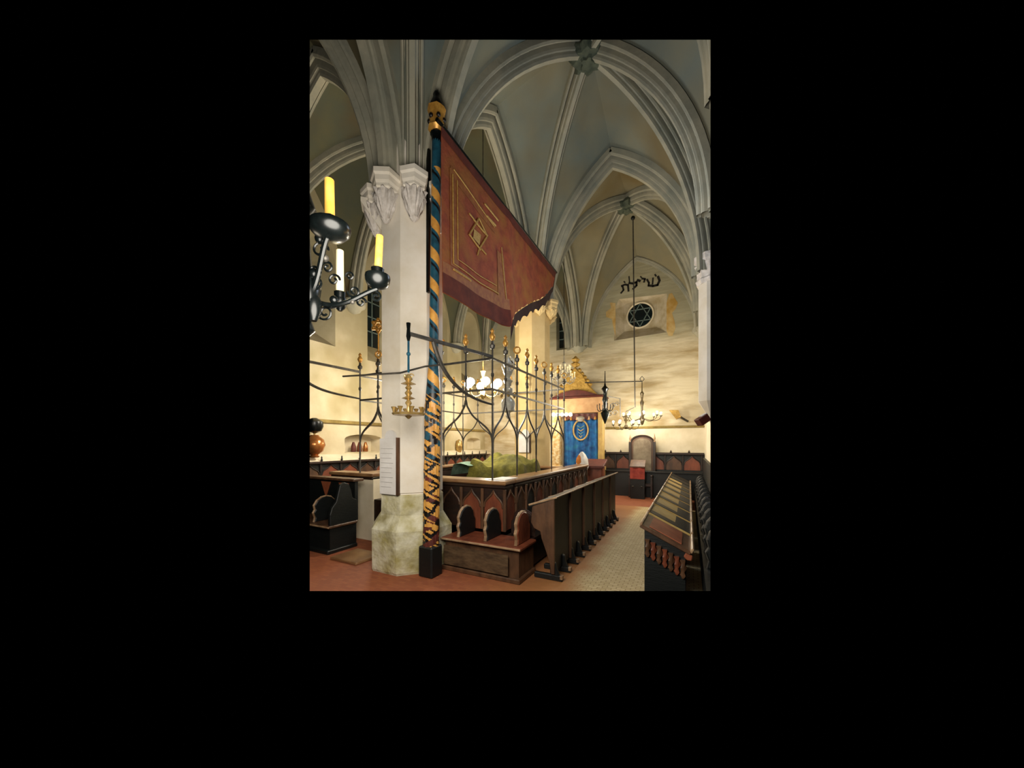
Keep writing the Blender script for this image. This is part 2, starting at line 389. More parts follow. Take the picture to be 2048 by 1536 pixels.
def window(P, spec, wallo, m, dp=.75):
    c, hw, b, s_, tp, hw2, b2, s2, t2 = spec
    win_n[0] += 1
    o1 = lancet(c, hw, b, s_, tp); i1 = lancet(c, hw2, b2, s2, t2)
    mb = MB(); splay(mb, P, o1, i1, dp); w = mb.build('window_%d' % win_n[0], m, kind='structure')
    g = MB(); g.add([P(a, b_, dp) for a, b_ in i1], [tuple(range(len(i1)))]); g.build('pane', M['glass_dark'], w)
    g = MB()
    for k in range(1, 4):
        z = b2+(s2-b2)*k/3.2; g.bar(P(c-hw2, z, dp-.02), P(c+hw2, z, dp-.02), .03)
    g.bar(P(c, b2, dp-.02), P(c, t2, dp-.02), .03); g.build('window_bars', M['lead'], w)
for sp_ in wn_specs: window(PN, sp_, wn, M['wall_n'])
# east wall
ex0 = onY(1228, 640, YE).x; ex1 = onY(1334, 640, YE).x
cxr = onY(1278, 625, YE)
emb = [(ex0, 6.2), (ex1, 6.25), (ex1, 7.72), (ex0+.2, 7.85), (ex0, 7.45)]
wsp = (-4.84, .36, 6.1, 7.5, 8.1, .30, 6.25, 7.45, 7.95); wsp2 = (-7.0, .5, 5.6, 7.2, 8.2, .25, 6.1, 7.2, 7.9)
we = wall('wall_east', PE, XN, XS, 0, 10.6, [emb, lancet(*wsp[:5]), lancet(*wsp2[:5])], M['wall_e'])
window(PE, wsp, we, M['wall_e'], .25); window(PE, wsp2, we, M['wall_e'])
inn = [(cxr.x-.62, 6.62), (cxr.x+.62, 6.62), (cxr.x+.62, 7.74), (cxr.x-.55, 7.76), (cxr.x-.62, 7.7)]
mb = MB(); splay(mb, PE, emb, inn, .38); mb.add([PE(a, b, .38) for a, b in inn], [tuple(range(5))])
win_n[0] += 1
rw = mb.build('window_%d' % win_n[0], M['emb'], kind='structure')
c = Vector((cxr.x, YE+.33, cxr.z)); ex = Vector((1, 0, 0))
mb = MB(); mb.prism([c+ex*.5*math.cos(2*PI*k/32)+U*.5*math.sin(2*PI*k/32) for k in range(32)], (0, 1, 0), .04); mb.build('pane', M['glass_dark'], rw)
mb = MB(); mb.tube([c+ex*.5*math.cos(2*PI*k/32)+U*.5*math.sin(2*PI*k/32) for k in range(32)], .035, 6, closed=True); mb.build('round_frame', M['white_wall'], rw)
mb = MB()
for s0 in (0, 1):
    t3 = [c+Vector((0, -.02, 0))+ex*.46*math.sin(2*PI*k/3+s0*PI)+U*.46*math.cos(2*PI*k/3+s0*PI) for k in range(3)]
    for k in range(3): mb.bar(t3[k], t3[(k+1) % 3], .03)
mb.build('star_tracery', M['lead'], rw)
# ochre stain patches beside the round window (raw plaster left around the old opening)
def blob(P, pts, m, name, parent, t=.006):
    mb = MB(); mb.prism([P(a, b, -t) for a, b in pts], (0, 1, 0), t*.9); return mb.build(name, m, parent)
def epx(l): return [(onY(x, y, YE).x, onY(x, y, YE).z) for x, y in l]
blob(PE, epx([(1333, 606), (1338, 588), (1344, 586), (1350, 597), (1356, 606), (1351, 618), (1344, 626), (1349, 642), (1351, 656), (1345, 672), (1337, 672), (1333, 662)]), M['stain'], 'bare_plaster', we)
blob(PE, epx([(1231, 606), (1220, 605), (1222, 616), (1212, 624), (1212, 634), (1224, 638), (1226, 652), (1231, 672)]), M['stain'], 'bare_plaster', we)
# painted lettering
def stroke(mb, pts, w, P=None):
    p = [onY(x, y, YE-.006) for x, y in pts]
    for a, b in zip(p[:-1], p[1:]): mb.bar(a, b, .008, w, up=U) if False else None
    w *= 1.0
    for k in range(len(p)-1):
        a, b = p[k], p[k+1]; d = (b-a); d.normalize(); n = Vector((-d.z, 0, d.x)); e = d*w*.3
        mb.prism([a-n*w/2-e, b-n*w/2+e, b+n*w/2+e, a+n*w/2-e], (0, 1, 0), .005)
def letters(l, w=.07):
    mb = MB()
    for q, ww in l: stroke(mb, q, ww)
    return mb
L_SHIN = [([(1294, 559), (1298, 566), (1297, 571)], .07), ([(1306, 556), (1305, 568)], .06), ([(1316, 553), (1319, 561), (1315, 570), (1306, 572), (1297, 571)], .085), ([(1310, 549), (1312, 552)], .06)]
L_YOD = [([(1284, 557), (1290, 558), (1288, 564)], .07)]
L_YOD2 = [([(1275, 560), (1280, 562)], .09), ([(1281, 553), (1283, 555)], .05)]
L_LAM = [([(1258, 553), (1259, 565)], .05), ([(1258, 566), (1266, 567), (1273, 564), (1273, 571), (1266, 578)], .08)]
L_TAV = [([(1243, 572), (1250, 569), (1256, 570), (1257, 582)], .075), ([(1245, 572), (1247, 580), (1242, 586)], .07), ([(1248, 563), (1250, 565)], .05)]
for nm, l in (('letter_shin', L_SHIN), ('letter_yod', L_YOD), ('letter_yod', L_YOD2), ('letter_lamed', L_LAM), ('letter_tav', L_TAV)):
    letters(l).build(nm, M['paint_black'], we)
# wall band below the molding, both walls
mb = MB(); mb.box(-3.35, XS, YE-.05, YE, 1.5, 2.58); mb.build('trim_90', M['white_wall'], kind='structure')
mb = MB(); mb.box(-3.35, XS, YE-.10, YE, 2.58, 2.67); mb.build('trim_91', M['molding'], kind='structure', bevel=.02)
mb = MB(); mb.box(XN, XN+.08, 3.6, YE, 2.56, 2.66); mb.build('trim_92', M['molding'], kind='structure', bevel=.02)
mb = MB(); mb.prism([(XN, 3.6, 1.5), (XN+.34, 3.6, 1.5), (XN+.34, 3.6, 1.54), (XN, 3.6, 1.70)], (0, 1, 0), YE-3.6); mb.build('trim_93', M['white_wall'], kind='structure')
ws = wall('wall_south', PS, 4.4, YE, 0, 10.6, [], M['white_wall'])
# floor
mb = MB(); mb.box(XN, XS, 2.5, YE, -.1, 0); mb.build('floor', M['floor'], kind='structure')

# ------------------------------------------------------------------ pillars
def octo(c, a, z):
    b = a*.4142; c = Vector(c)
    return [Vector((c.x+x, c.y+y, z)) for x, y in ((a, -b), (a, b), (b, a), (-b, a), (-a, b), (-a, -b), (-b, -a), (b, -a))]
def octo_stack(c, lv):
    mb = MB(); vs = []
    for a, z in lv: vs += octo(c, a, z)
    n = len(lv)
    mb.add(vs, [(i*8+j, i*8+(j+1) % 8, (i+1)*8+(j+1) % 8, (i+1)*8+j) for i in range(n-1) for j in range(8)]+[tuple(range(7, -1, -1)), tuple((n-1)*8+j for j in range(8))])
    return mb
def pillar(c, label, m, mcap, lo=5.40):
    c = Vector(c); t = thing('stone_pillar', label, 'pillar', (c.x, c.y, 0), 'octagonal pillars')
    octo_stack(c, [(.60, -.02), (.62, .04), (.625, .66), (.60, .70), (.49, .88), (.485, 1.18), (.47, 1.20)]).build('pillar_base', M['base'], t)
    octo_stack(c, [(.46, 1.18), (.46, 1.22), (.48, 1.23), (.48, 6.6), (.40, 7.4)]).build('shaft', m, t)
    for k in range(8):
        a = k*PI/4+PI/8*0; d = Vector((math.cos(a), math.sin(a), 0))
        p = c+d*.585
        nl = 5 if k % 2 else 4
        mb = MB()
        mb.lathe((p.x, p.y, 0), [(.02, lo), (.06, lo+.06), (.12, lo+(5.86-lo)*.43), (.16, lo+(5.86-lo)*.74), (.175, 5.84), (.16, 5.86)], 40,
                 mod=lambda ang, z: 1+.17*math.sin(nl*2*ang)*math.sin((z-5.4)*24)+.08*math.sin(17*ang))
        cap = mb.build('leaf_capital', mcap, t, smooth=True)
        q0 = c+d*.46
        if k == 5:
            bk = MB(); bk.prism([q0+d.cross(U)*-.13+U*5.42, q0+d*.13+d.cross(U)*-.13+U*5.58, q0+d*.34+d.cross(U)*-.13+U*5.86, q0+d*.34+d.cross(U)*-.13+U*5.93, q0+d.cross(U)*-.13+U*5.93], d.cross(U), .26); bk.build('corbel_back', m, t)
        ab = MB(); ab.lathe((p.x, p.y, 0), [(.16, 5.85), (.185, 5.87), (.185, 5.91), (.205, 5.95), (.21, 6.02), (.235, 6.05), (.235, 6.12), (.18, 6.14)], 6, rot=a)
        ab.build('abacus', m, cap)
    return t
P1 = pillar((-4.16, 4.43, 0), 'near white octagonal stone pillar with leaf-carved capitals, behind the banner pole', M['pillar'], M['capital'])
P2 = pillar((-4.16, 9.46, 0), 'far honey-coloured octagonal stone pillar, behind the tail of the banner', M['pillar_warm'], M['pillar_warm'], 5.62)
# wall responds
def respond(c, h0, h1, r, label, flip, m=M['pillar']):
    t = thing('wall_respond', label, 'respond', (c[0], c[1], h0))
    mb = MB(); mb.lathe((c[0], c[1], 0), [(.04, h0-.5), (r*.6, h0-.2), (r, h0), (r, h1-.55)], 8, rot=PI/8); mb.build('shaft', m, t)
    mb = MB(); mb.lathe((c[0], c[1], 0), [(r, h1-.6), (r*1.12, h1-.5), (r*1.0, h1-.46), (r*1.05, h1-.3), (r*1.2, h1-.14)], 32, mod=lambda a, z: 1+.05*math.sin(10*a)); k = mb.build('leaf_capital', M['capital'], t, smooth=True)
    mb = MB(); mb.lathe((c[0], c[1], 0), [(r*1.1, h1-.14), (r*1.35, h1-.08), (r*1.35, h1+.06), (r*1.1, h1+.1)], 8, rot=PI/8); mb.build('abacus', M['capital'], k)
respond((XS-.02, 9.46), 3.0, 6.35, .30, 'pale stone wall shaft at the frame edge with a carved capital', 1)
def corbel(c, z, label, r=.24, m=M['rib']):
    mb = MB(); mb.lathe((c[0], c[1], 0), [(.05, z-.26), (r*.55, z-.2), (r*.7, z-.12), (r, z-.06), (r*1.1, z), (r*1.1, z+.10), (r*.8, z+.12)], 10)
    o = mb.build('rib_corbel', m, smooth=True); tag(o, label, 'corbel', 'rib corbels on the walls'); return o
corbel((-4.16, YE-.12), 6.1, 'stone corbel on the east wall carrying three ribs above the ark', .34)
corbel((XS-.14, YE-.14), 6.1, 'small stone corbel carrying a rib in the corner right of the round window')
corbel((XN+.1, 6.95), 6.1, 'small stone corbel on the north wall between two lancet windows, behind the candle arm', .3)
corbel((XN+.1, 11.97), 6.1, 'small stone corbel on the north wall seen under the banner', .3)
corbel((XN+.1, 9.46), 6.1, 'stone corbel on the north wall level with the far pillar', .34)
for k, dx in enumerate((-.16, 0, .16)):
    pass

# ------------------------------------------------------------------ shared joinery
def ogee(o, d, w, h0, h1, n=8):
    """gothic ogee outline over a panel of width w: from (0,h0) up to the point (w/2,h1) and down"""
    o = Vector(o); hh = h1-h0
    l = bez(o+U*h0, o+U*(h0+hh*.55), o+d*(w*.34)+U*(h0+hh*.5), o+d*(w*.5)+U*h1, n)
    r = bez(o+d*w+U*h0, o+d*w+U*(h0+hh*.55), o+d*(w*.66)+U*(h0+hh*.5), o+d*(w*.5)+U*h1, n)
    return l, r
def panelling(o, d, n, count, w, h0, h1, parent, mp, mt, spring=.5, depth_=.04, thick=.035, alt=None):
    """row of carved panels; o at floor, d along, n outward"""
    o = Vector(o)
    for k in range(count):
        p = o+d*(k*w)
        hs = h0+(h1-h0)*spring
        l, r = ogee(p+d*.04, d, w-.08, hs, h1-.03)
        poly = [p+d*.04+U*h0, p+d*(w-.04)+U*h0]+list(r)+list(reversed(l[:-1]))
        mb = MB(); mb.prism([q+n*.004 for q in poly], n, .012)
        pa = mb.build('carved_panel', (alt[k % len(alt)] if alt else mp), parent)
        mb = MB(); mb.tube([q+n*.02 for q in l]+[q+n*.02 for q in reversed(r[:-1])], thick*.5, 6); mb.build('ogee_moulding', mt, pa)
    for k in range(count+1):
        p = o+d*(k*w)
        mb = MB(); mb.bar(p+U*h0+n*.02, p+U*h1+n*.02, .05, .04, up=n); mb.build('stile', mt, parent, bevel=.008)
X_, Y_ = Vector((1, 0, 0)), Vector((0, 1, 0))
def armrest(o, d, h, l, t, m, parent, edge=M['wood_edge'], er=.36):
    """rounded stall arm: plate along d, starting at o (front foot), thickness t across"""
    o = Vector(o); nrm = d.cross(U).normalized()
    prof = [(0, 0), (.02, h*.18), (-.015, h*.38), (.02, h*.5), (.0, h*.68), (l*.12, h*.86), (l*.3, h*.97), (l*.5, h), (l*.72, h*.94), (l*.86, h*.8), (l*.9, h*.62), (l, h*.5), (l, 0)]
    mb = MB(); mb.prism([o+d*a+U*b-nrm*t/2 for a, b in prof], nrm, t)
    a = mb.build('armrest', m, parent, bevel=.012)
    mb = MB(); mb.tube([o+d*(a_-.004)+U*b for a_, b in prof[:10]], t*er, 6); mb.build('lit_edge', edge, a)  # light along the arm's edge, put in as a thin tube
    return a

# ------------------------------------------------------------------ bimah
BX0, BX1, BY0, BY1, BH = -6.35, -2.68, 4.97, 9.05, 1.38
bim = thing('bimah', 'dark carved wooden platform with gothic panels and a polished rail, between the two pillars', 'bimah', ((BX0+BX1)/2, (BY0+BY1)/2, 0))
mb = MB(); mb.box(BX0, BX1-.04, BY0+.04, BY1, 0, .85); mb.build('platform', M['wood'], bim)
for nm, (x0, x1, y0, y1) in (('west', (BX0, BX1-.04, BY0+.04, BY0+.28)), ('south', (BX1-.28, BX1-.04, BY0+.28, 10.15)), ('north', (BX0, BX0+.24, BY0+.28, BY1)), ('east', (BX0+.24, BX1-.28, BY1-.24, BY1))):
    if nm == 'west':
        for a, b in ((-4.72, BX1-.04),):
            mb = MB(); mb.box(a, b, y0, y1, .0, BH-.07); mb.build('parapet', M['wood'], bim)
    else:
        mb = MB(); mb.box(x0, x1, y0, y1, .0 if nm == 'south' else .85, BH-.07); mb.build('parapet', M['wood'], bim)
for a, b, c_, d_ in ((-4.72, BX1+.03, BY0-.03, BY0+.36), (BX1-.36, BX1+.03, BY0+.36, 10.2), (BX0-.03, BX0+.3, BY0+.36, BY1), (BX0+.3, BX1-.36, BY1-.3, BY1+.03), (-7.1, -5.72, BY0-.03, BY0+.36)):
    mb = MB(); mb.box(a, b, c_, d_, BH-.07, BH); r_ = mb.build('rail', M['wood_rail'], bim, bevel=.018)
    mb = MB(); mb.box(a+.03, b-.03, c_+.03, d_-.03, BH-.13, BH-.07); mb.build('rail_moulding', M['wood'], r_, bevel=.015)
panelling((-3.98, BY0+.03, 0), X_, -Y_, 3, .433, .55, BH-.14, bim, M['wood_red'], M['wood_mid'], .55, alt=[M['wood'], M['wood_red'], M['wood_red']])
panelling((BX1-.035, BY0+.02, 0), Y_, X_, 12, .43, .55, BH-.14, bim, M['wood_mid'], M['wood_mid'], .6, alt=[M['wood_red'], M['wood_mid'], M['wood_black']])
mb = MB(); mb.box(-6.35, -5.75, BY0+.02, BY0+.45, 0, 1.30); mb.build('stone_panel', M['white_wall'], bim, label='whitewashed stone section of the platform')
mb = MB(); mb.box(-5.74, -4.78, BY0+.0, BY0+.5, 0, .16); mb.box(-5.74, -4.78, BY0+.25, BY0+.5, .16, .34); mb.build('wooden_step', M['wood_red'], bim)

# carpeted reading table on the bimah
rt = thing('reading_table', 'reading table draped in rumpled olive green velvet on the platform', 'table', (-3.75, 7.05, .85))
mb = MB(); mb.box(-4.4, -3.3, 6.6, 7.7, 1.36, 1.44); mb.build('table_top', M['wood'], rt, bevel=.01)
for x in (-4.3, -3.4):
    for y in (6.7, 7.6): MB().box(x-.04, x+.04, y-.04, y+.04, .85, 1.36).build('leg', M['wood'], rt)
def drape(u, v):
    x = -4.55+u*1.45; y = 6.5+v*1.3
    e = min(u, 1-u, v, 1-v)
    z = 1.46+.21*min(1, e*4)**.7+.06*math.sin(9*u+2*math.sin(5*v))+.04*math.sin(11*v+5*u)+.02*math.sin(23*u*v+4)+.012*math.sin(31*u-9*v)
    if e < .06: z -= (.06-e)*7
    return Vector((x+.03*math.sin(11*v), y+.03*math.sin(12*u), z))
cl = MB().grid(drape, 44, 40).build('velvet_cover', M['green_cloth'], smooth=True)
tag(cl, 'rumpled olive green velvet cover lying on the reading table', 'cloth')
def drape2(u, v):
    x = -4.86+u*.5; y = 6.4+v*1.1
    return Vector((x, y, 1.50+.08*math.sin(PI*u)*(.6+.4*math.sin(6*v))-(.25*(.15-u)*6 if u < .15 else 0)))
tag(MB().grid(drape2, 12, 12).build('table_runner', M['teal_cloth'], smooth=True), 'pale teal cloth end sticking out beyond the olive velvet cover', 'cloth')
mb = MB(); mb.box(-3.04, -2.72, 5.06, 5.55, BH, BH+.012); tag(mb.build('rail_glare', M['white'], None), 'white glare put in as a thin slab on the corner of the polished rail', 'glare')  # glare on the polished rail, put in as a thin white slab

# wrought iron cage of the bimah
gr = thing('iron_cage', 'tall wrought iron railing with ogee arches and gilded finials around the platform', 'railing', (-4.5, 7, BH))
def finial(p, parent, kind=0):
    mb = MB()
    mb.lathe(p, [(.012, -.26), (.04, -.25), (.05, -.2), (.025, -.17), (.02, -.12)], 8)
    mb.build('bud', M['iron'], parent, smooth=True)
    mb = MB()
    if kind == 0:
        mb.lathe(p, [(.012, -.13), (.035, -.10), (.055, -.05), (.045, -.02), (.02, .02), (.034, .05), (.008, .09)], 10, mod=lambda a, z: 1+.22*math.sin(5*a))
    else:
        mb.tube([Vector(p)+R*.06*math.cos(t*PI/5)+U*(.06*math.sin(t*PI/5)-.03) for t in range(10)], .017, 6, closed=True)
        mb.bar(Vector(p)-U*.13, Vector(p)-U*.08, .02)
    mb.build('gilded_finial', M['gold'], parent, smooth=True)
gi = [0]
def cage_side(o, d, n, w, zt=3.86, first=True, last=True):
    o = Vector(o)
    for k in range(n*2+1):
        if (k == 0 and not first) or (k == 2*n and not last): continue
        p = o+d*(k*w/2); low = BH if k % 2 == 0 else 2.72
        mb = MB(); mb.tube([(p.x, p.y, low), (p.x, p.y, zt-.2)], .016, 6)
        mb.lathe((p.x, p.y, 0), [(.016, 3.12), (.03, 3.14), (.03, 3.18), (.016, 3.2)], 6)
        ps = mb.build('post', M['iron'], gr, smooth=True); gi[0] += 1
        finial((p.x, p.y, zt+random.uniform(-.03, .05)), ps, gi[0] % 3 == 0)
    for z in (2.92, 3.44):
        mb = MB(); mb.bar(o+U*z, o+d*(w*n)+U*z, .024, .034); mb.build('bar', M['iron'], gr)
    for k in range(n):
        p = o+d*(k*w)
        for s_, q in ((1, p), (-1, p+d*w)):
            e = d*s_
            pts = [q+U*1.75]+bez(q+U*2.0, q+U*2.32, q+e*(w*.30)+U*2.34, q+e*(w*.42)+U*2.56, 10)+[q+e*(w*.475)+U*2.66, q+e*(w*.495)+U*2.76]
            mb = MB(); mb.tube(pts, .018, 6); mb.build('ogee_arch', M['iron'], gr, smooth=True)
cage_side((-2.95, 5.04, 0), -X_, 3, 1.085)
cage_side((-2.95, 5.04, 0), Y_, 4, .94, first=False)
cage_side((-2.95, 8.80, 0), -X_, 3, 1.085, first=False)
cage_side((-6.205, 5.04, 0), Y_, 4, .94, first=False, last=False)
# star finial
p = Vector((-5.66, 5.04, 4.42))
stf = MB()
for s0 in (0, 1):
    tr = [p+R*.15*math.sin(2*PI*k/3+s0*PI)+U*.15*math.cos(2*PI*k/3+s0*PI) for k in range(3)]
    for k in range(3): stf.bar(tr[k], tr[(k+1) % 3], .035, .03, up=V)
stf.lathe((p.x, p.y, p.z), [(.01, -.05), (.05, 0), (.01, .05)], 8); stf.bar(p-U*.6, p-U*.15, .02)
stf.build('star_finial', M['gold'], gr)
# brackets that carry the hanging lamps
def bracket(a, e, name_label, brace_to=2.68):
    a, e = Vector(a), Vector(e)
    d = (e-a); L_ = d.length; d.normalize()
    t = thing('lamp_bracket', name_label, 'bracket', (a.x, a.y, a.z), 'lamp brackets on the iron railing')
    MB().bar(a, e, .035, .045).build('bar', M['iron'], t)
    mb = MB(); mb.tube([e+U*.14, e+U*.06, e-U*.04, e-U*.1], [.03, .022, .03, .016], 8); mb.build('hook', M['iron_black'], t, smooth=True)
    b0 = a+d*(L_*.75)-U*.02
    f = Vector((a.x, a.y, brace_to))
    pts = bez(b0, b0-d*.16-U*.5, f+d*(L_*.42)+U*.05, f, 16)
    mb = MB(); mb.tube(pts, [.034-.016*i/16 for i in range(17)], 8); mb.build('curved_brace', M['iron'], t, smooth=True)
    return t
br_end = W(817, 667, 4.6)
bracket((-2.95, 5.04, br_end.z), br_end, 'iron bracket with a curved brace reaching in front of the near pillar', 2.66)
bracket((-6.205, 5.04, 3.52), (-6.3, 3.2, 3.52), 'iron bracket with a curved brace running off past the candle arms', 2.95)
tag(MB().tube([(-5.2, 3.88, W(770, 747, 5.6).z), W(800, 746, 5.0), W(850, 733, 4.9), (-3.0, 5.0, 3.42)], .014, 6).build('tie_rod', M['iron'], smooth=True), 'thin iron rod crossing in front of the near pillar behind the hanging lamp', 'rod')

# ------------------------------------------------------------------ stall benches at the west front of the bimah
def seat_bench(x0, x1, y0, y1, h, label, m_seat, m_front, arms, group=None, m_arm=None):
    t = thing('stall_bench', label, 'bench', ((x0+x1)/2, (y0+y1)/2, 0), group)
    mb = MB(); mb.box(x0+.03, x1-.03, y0+.04, y1, .05, h-.05); mb.build('seat_box', m_front, t)
    mb = MB(); mb.box(x0-.02, x1+.02, y0-.02, y1, h-.05, h); mb.build('seat', m_seat, t, bevel=.014)
    mb = MB(); mb.box(x0-.01, x1+.01, y0-.03, y1, 0, .07); mb.build('plinth', m_front, t, bevel=.012)
    mb = MB(); mb.tube([(x0-.02, y0-.024, h-.02), (x1+.02, y0-.024, h-.02)], .016, 6); mb.build('front_edge', M['wood_edge'], t)
    for ax, mm in arms: armrest((ax, y0+.10, h), Y_, .46, y1-y0-.12, .07, mm, t)
    return t
bench_r = seat_bench(-3.50, -2.13, 4.40, 4.96, .51, 'brown two-seat stall bench with three rounded arms beside the banner pole', M['wood_red'], M['wood_mid'], [(-3.26, M['wood_black']), (-2.76, M['wood_black']), (-2.24, M['wood_red'])])
mb = MB(); mb.box(-3.45, -2.3, 4.365, 4.372, .1, .4); mb.build('worn_panel', M['wood_worn'], bench_r)
bl = seat_bench(-7.9, -5.74, 4.0, 4.60, .51, 'black stall bench with a tall end panel at the left edge of the photo', M['wood_mid'], M['wood_black'], [(-6.32, M['wood_black'])])
mb = MB(); mb.box(-7.9, -5.76, 4.56, 4.63, .51, 1.26); mb.build('back', M['wood_black'], bl)
mb = MB(); mb.box(-7.9, -5.72, 4.50, 4.74, 1.26, 1.31); mb.build('back_rail', M['wood_mid'], bl, bevel=.012)
prof = [(0, 0), (0, .2), (.05, .32), (.16, .42), (.22, .6), (.26, .72), (.38, .76), (.5, .72), (.56, .6), (.6, .45), (.72, .4), (.72, 0)]
mb = MB(); mb.prism([(-5.80, 4.02+a*.78, .51+b) for a, b in prof], (1, 0, 0), .07); mb.build('end_panel', M['wood_black'], bl, bevel=.01)
for k in range(2):
    mb = MB(); mb.prism([(-6.22-.55*k, 4.555, 1.22), (-5.92-.55*k, 4.555, 1.22), (-6.07-.55*k, 4.555, .9)], (0, -1, 0), .012); mb.build('carved_panel', M['leather'], bl)
mb = MB(); mb.box(-5.5, -4.84, 3.85, 4.42, 0, .045); tag(mb.build('step_board', M['wood_rail'], bevel=.01), 'flat brown wooden board lying on the brick floor left of the pillar base', 'board')

# ------------------------------------------------------------------ dark desk row along the bimah
def desk_unit(y0, L_, label, src=None):
    t = thing('stall_desk', label, 'desk', (-1.95, y0, 0), 'black stall desks along the platform')
    mb = MB(); mb.box(-1.80, -1.76, y0+.02, y0+L_-.02, .10, 1.19); mb.build('front_board', M['wood_black'], t)
    pr = [(-2.08, 1.06), (-1.73, 1.20), (-1.73, .10), (-1.78, .10), (-1.80, .24), (-1.86, .42), (-1.93, .60), (-1.95, .70), (-2.05, .74), (-2.10, .82)]
    mb = MB(); mb.prism([(a, y0+.0, b) for a, b in pr], (0, 1, 0), .05); mb.build('end_panel', M['wood_mid'], t, bevel=.008)
    mb = MB(); mb.prism([(-2.13, y0, 1.05), (-1.71, y0, 1.20), (-1.71, y0, 1.235), (-2.13, y0, 1.085)], (0, 1, 0), L_-.005); dl = mb.build('desk_lid', M['wood_black'], t)
    mb = MB(); mb.tube([(-2.13, y0, 1.08), (-1.70, y0, 1.222), (-1.70, y0+L_-.03, 1.222)], .016, 6); mb.build('lit_edge', M['wood_edge'], dl)  # lit rim of the lid, put in as a pale tube
    for k in range(2):
        yy = y0+.06+k*L_/2
        mb = MB(); mb.box(-2.06, -1.62, yy-.035, yy+.035, 0, .085); ft = mb.build('foot', M['wood_black'], t, bevel=.012)
        mb = MB(); mb.box(-1.66, -1.615, yy-.036, yy+.036, .03, .09); mb.build('lit_end', M['wood_edge'], ft, bevel=.008)  # light on the foot end, put in as a pale block
        sc_ = MB(); sc_.prism([(-1.76, yy-.03, .06), (-1.66, yy-.03, .06), (-1.70, yy-.03, .16), (-1.72, yy-.03, .25), (-1.76, yy-.03, .28)], (0, 1, 0), .06); sc_.build('scroll_bracket', M['wood_black'], t, bevel=.01)
    return t
ords = ['first', 'second', 'third', 'fourth', 'fifth', 'sixth', 'seventh']
du = desk_unit(4.72, .785, 'black stall desk with a brown carved end, nearest the two-seat bench')
for k in range(1, 6):
    dup(du, (-1.95, 4.72+.81*k, 0), '%s black stall desk counting from the two-seat bench along the platform' % ords[k] if k < 5 else 'black stall desk at the far end of the row along the platform')
# seats between the desks and the bimah
t = thing('stall_bench', 'dark bench between the black desks and the carved platform', 'bench', (-2.45, 7.3, 0))
mb = MB(); mb.box(-2.66, -2.22, 5.0, 9.6, .05, .46); mb.build('seat_box', M['wood_black'], t)
mb = MB(); mb.box(-2.66, -2.18, 5.0, 9.6, .46, .50); mb.build('seat', M['wood'], t)
for k in range(6): armrest((-2.20, 5.1+k*.8, .5), -X_, .42, .42, .05, M['wood'], t, M['wood'])

# ------------------------------------------------------------------ sloped desks on the right
def book_desk(y0, label, first=False, lidm=None):
    t = thing('sloped_desk', label, 'desk', (-.25, y0, 0), 'sloped reading desks along the right aisle')
    L_ = .82
    def lp(a, y, up=0):
        x = -.54+.57*a; z = .985-.275*a
        return Vector((x, y, z))+Vector((.43, 0, .9)).normalized()*up
    mb = MB(); mb.box(-.50, -.04, y0+.03, y0+L_-.03, 0, .62); mb.prism([(-.50, y0+.03, .62), (-.04, y0+.03, .62), (-.04, y0+.03, .70), (-.50, y0+.03, .93)], (0, 1, 0), L_-.06)
    mb.build('desk_body', M['wood_black'], t)
    def slab(a0, a1, ya, yb, u0, u1):
        return MB().add([lp(a, y, u) for a in (a0, a1) for y in (ya, yb) for u in (u0, u1)], [(0, 1, 3, 2), (4, 6, 7, 5), (0, 4, 5, 1), (2, 3, 7, 6), (0, 2, 6, 4), (1, 5, 7, 3)])
    lid = slab(0, 1, y0, y0+L_-.05, -.045, 0).build('desk_lid', M['wood_mid'] if first else lidm or M['wood_gold'], t, bevel=.008)
    slab(-.02, .03, y0, y0+L_-.05, -.02, .03).build('upper_ledge', M['wood_edge'], lid, bevel=.008)
    slab(.97, 1.02, y0, y0+L_-.05, -.02, .04).build('lower_ledge', M['wood_edge'], lid, bevel=.008)
    if first: slab(.16, .80, y0+.10, y0+L_-.12, .0, .010).build('leather_inlay', M['leather'], lid)
    else:
        slab(.62, .97, y0+.03, y0+L_-.08, 0, .006).build('painted_shade', M['wood_black'], lid)  # shade on the low side of the lid, put in as black
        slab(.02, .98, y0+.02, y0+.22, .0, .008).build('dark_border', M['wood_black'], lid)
    return t
d0 = book_desk(4.62, 'nearest sloped desk with red leather inlay and carved brackets under the lid', True)
for k in range(7):
    yy = 4.66; x = -.46+k*.066; h = .84-.2*(k/6)
    mb = MB(); mb.lathe((x, yy-.03, h-.16), [(.012, -.10), (.03, -.06), (.02, -.02), (.034, .03), (.022, .08), (.03, .12)], 8, mod=lambda a, z: 1+.3*math.sin(3*a+z*40))
    mb.build('carved_drop', M['wood_red'] if k % 2 else M['wood_mid'], d0, smooth=True)
MB().prism([(-.03, 4.63, .70), (.04, 4.63, .66), (.03, 4.63, .60), (-.02, 4.63, .60), (-.06, 4.63, .64)], (0, 1, 0), .05).build('carved_end', M['leather'], d0, bevel=.01)
d1 = book_desk(5.50, 'honey-lidded sloped desk directly behind the one with red leather')
for k in range(1, 9):
    dd = dup(d1, (-.25, 5.50+.87*k, 0), 'honey-lidded sloped desk, %s behind the one with red leather' % ['', 'second', 'third', 'fourth', 'fifth', 'sixth', 'seventh', 'eighth', 'ninth'][k] if k < 8 else 'dark sloped desk at the far end of the row under the right wall')
    if k >= 7:
        for ch in [c for c in COL.objects if c.parent == dd and c.name.startswith('desk_lid')]:
            ch.data = ch.data.copy(); ch.data.materials[0] = M['wood_black']
ss = thing('wall_stalls', 'black stall seats with curved arms under the right wall, beside the sloped desks', 'stalls', (.33, 9, 0))
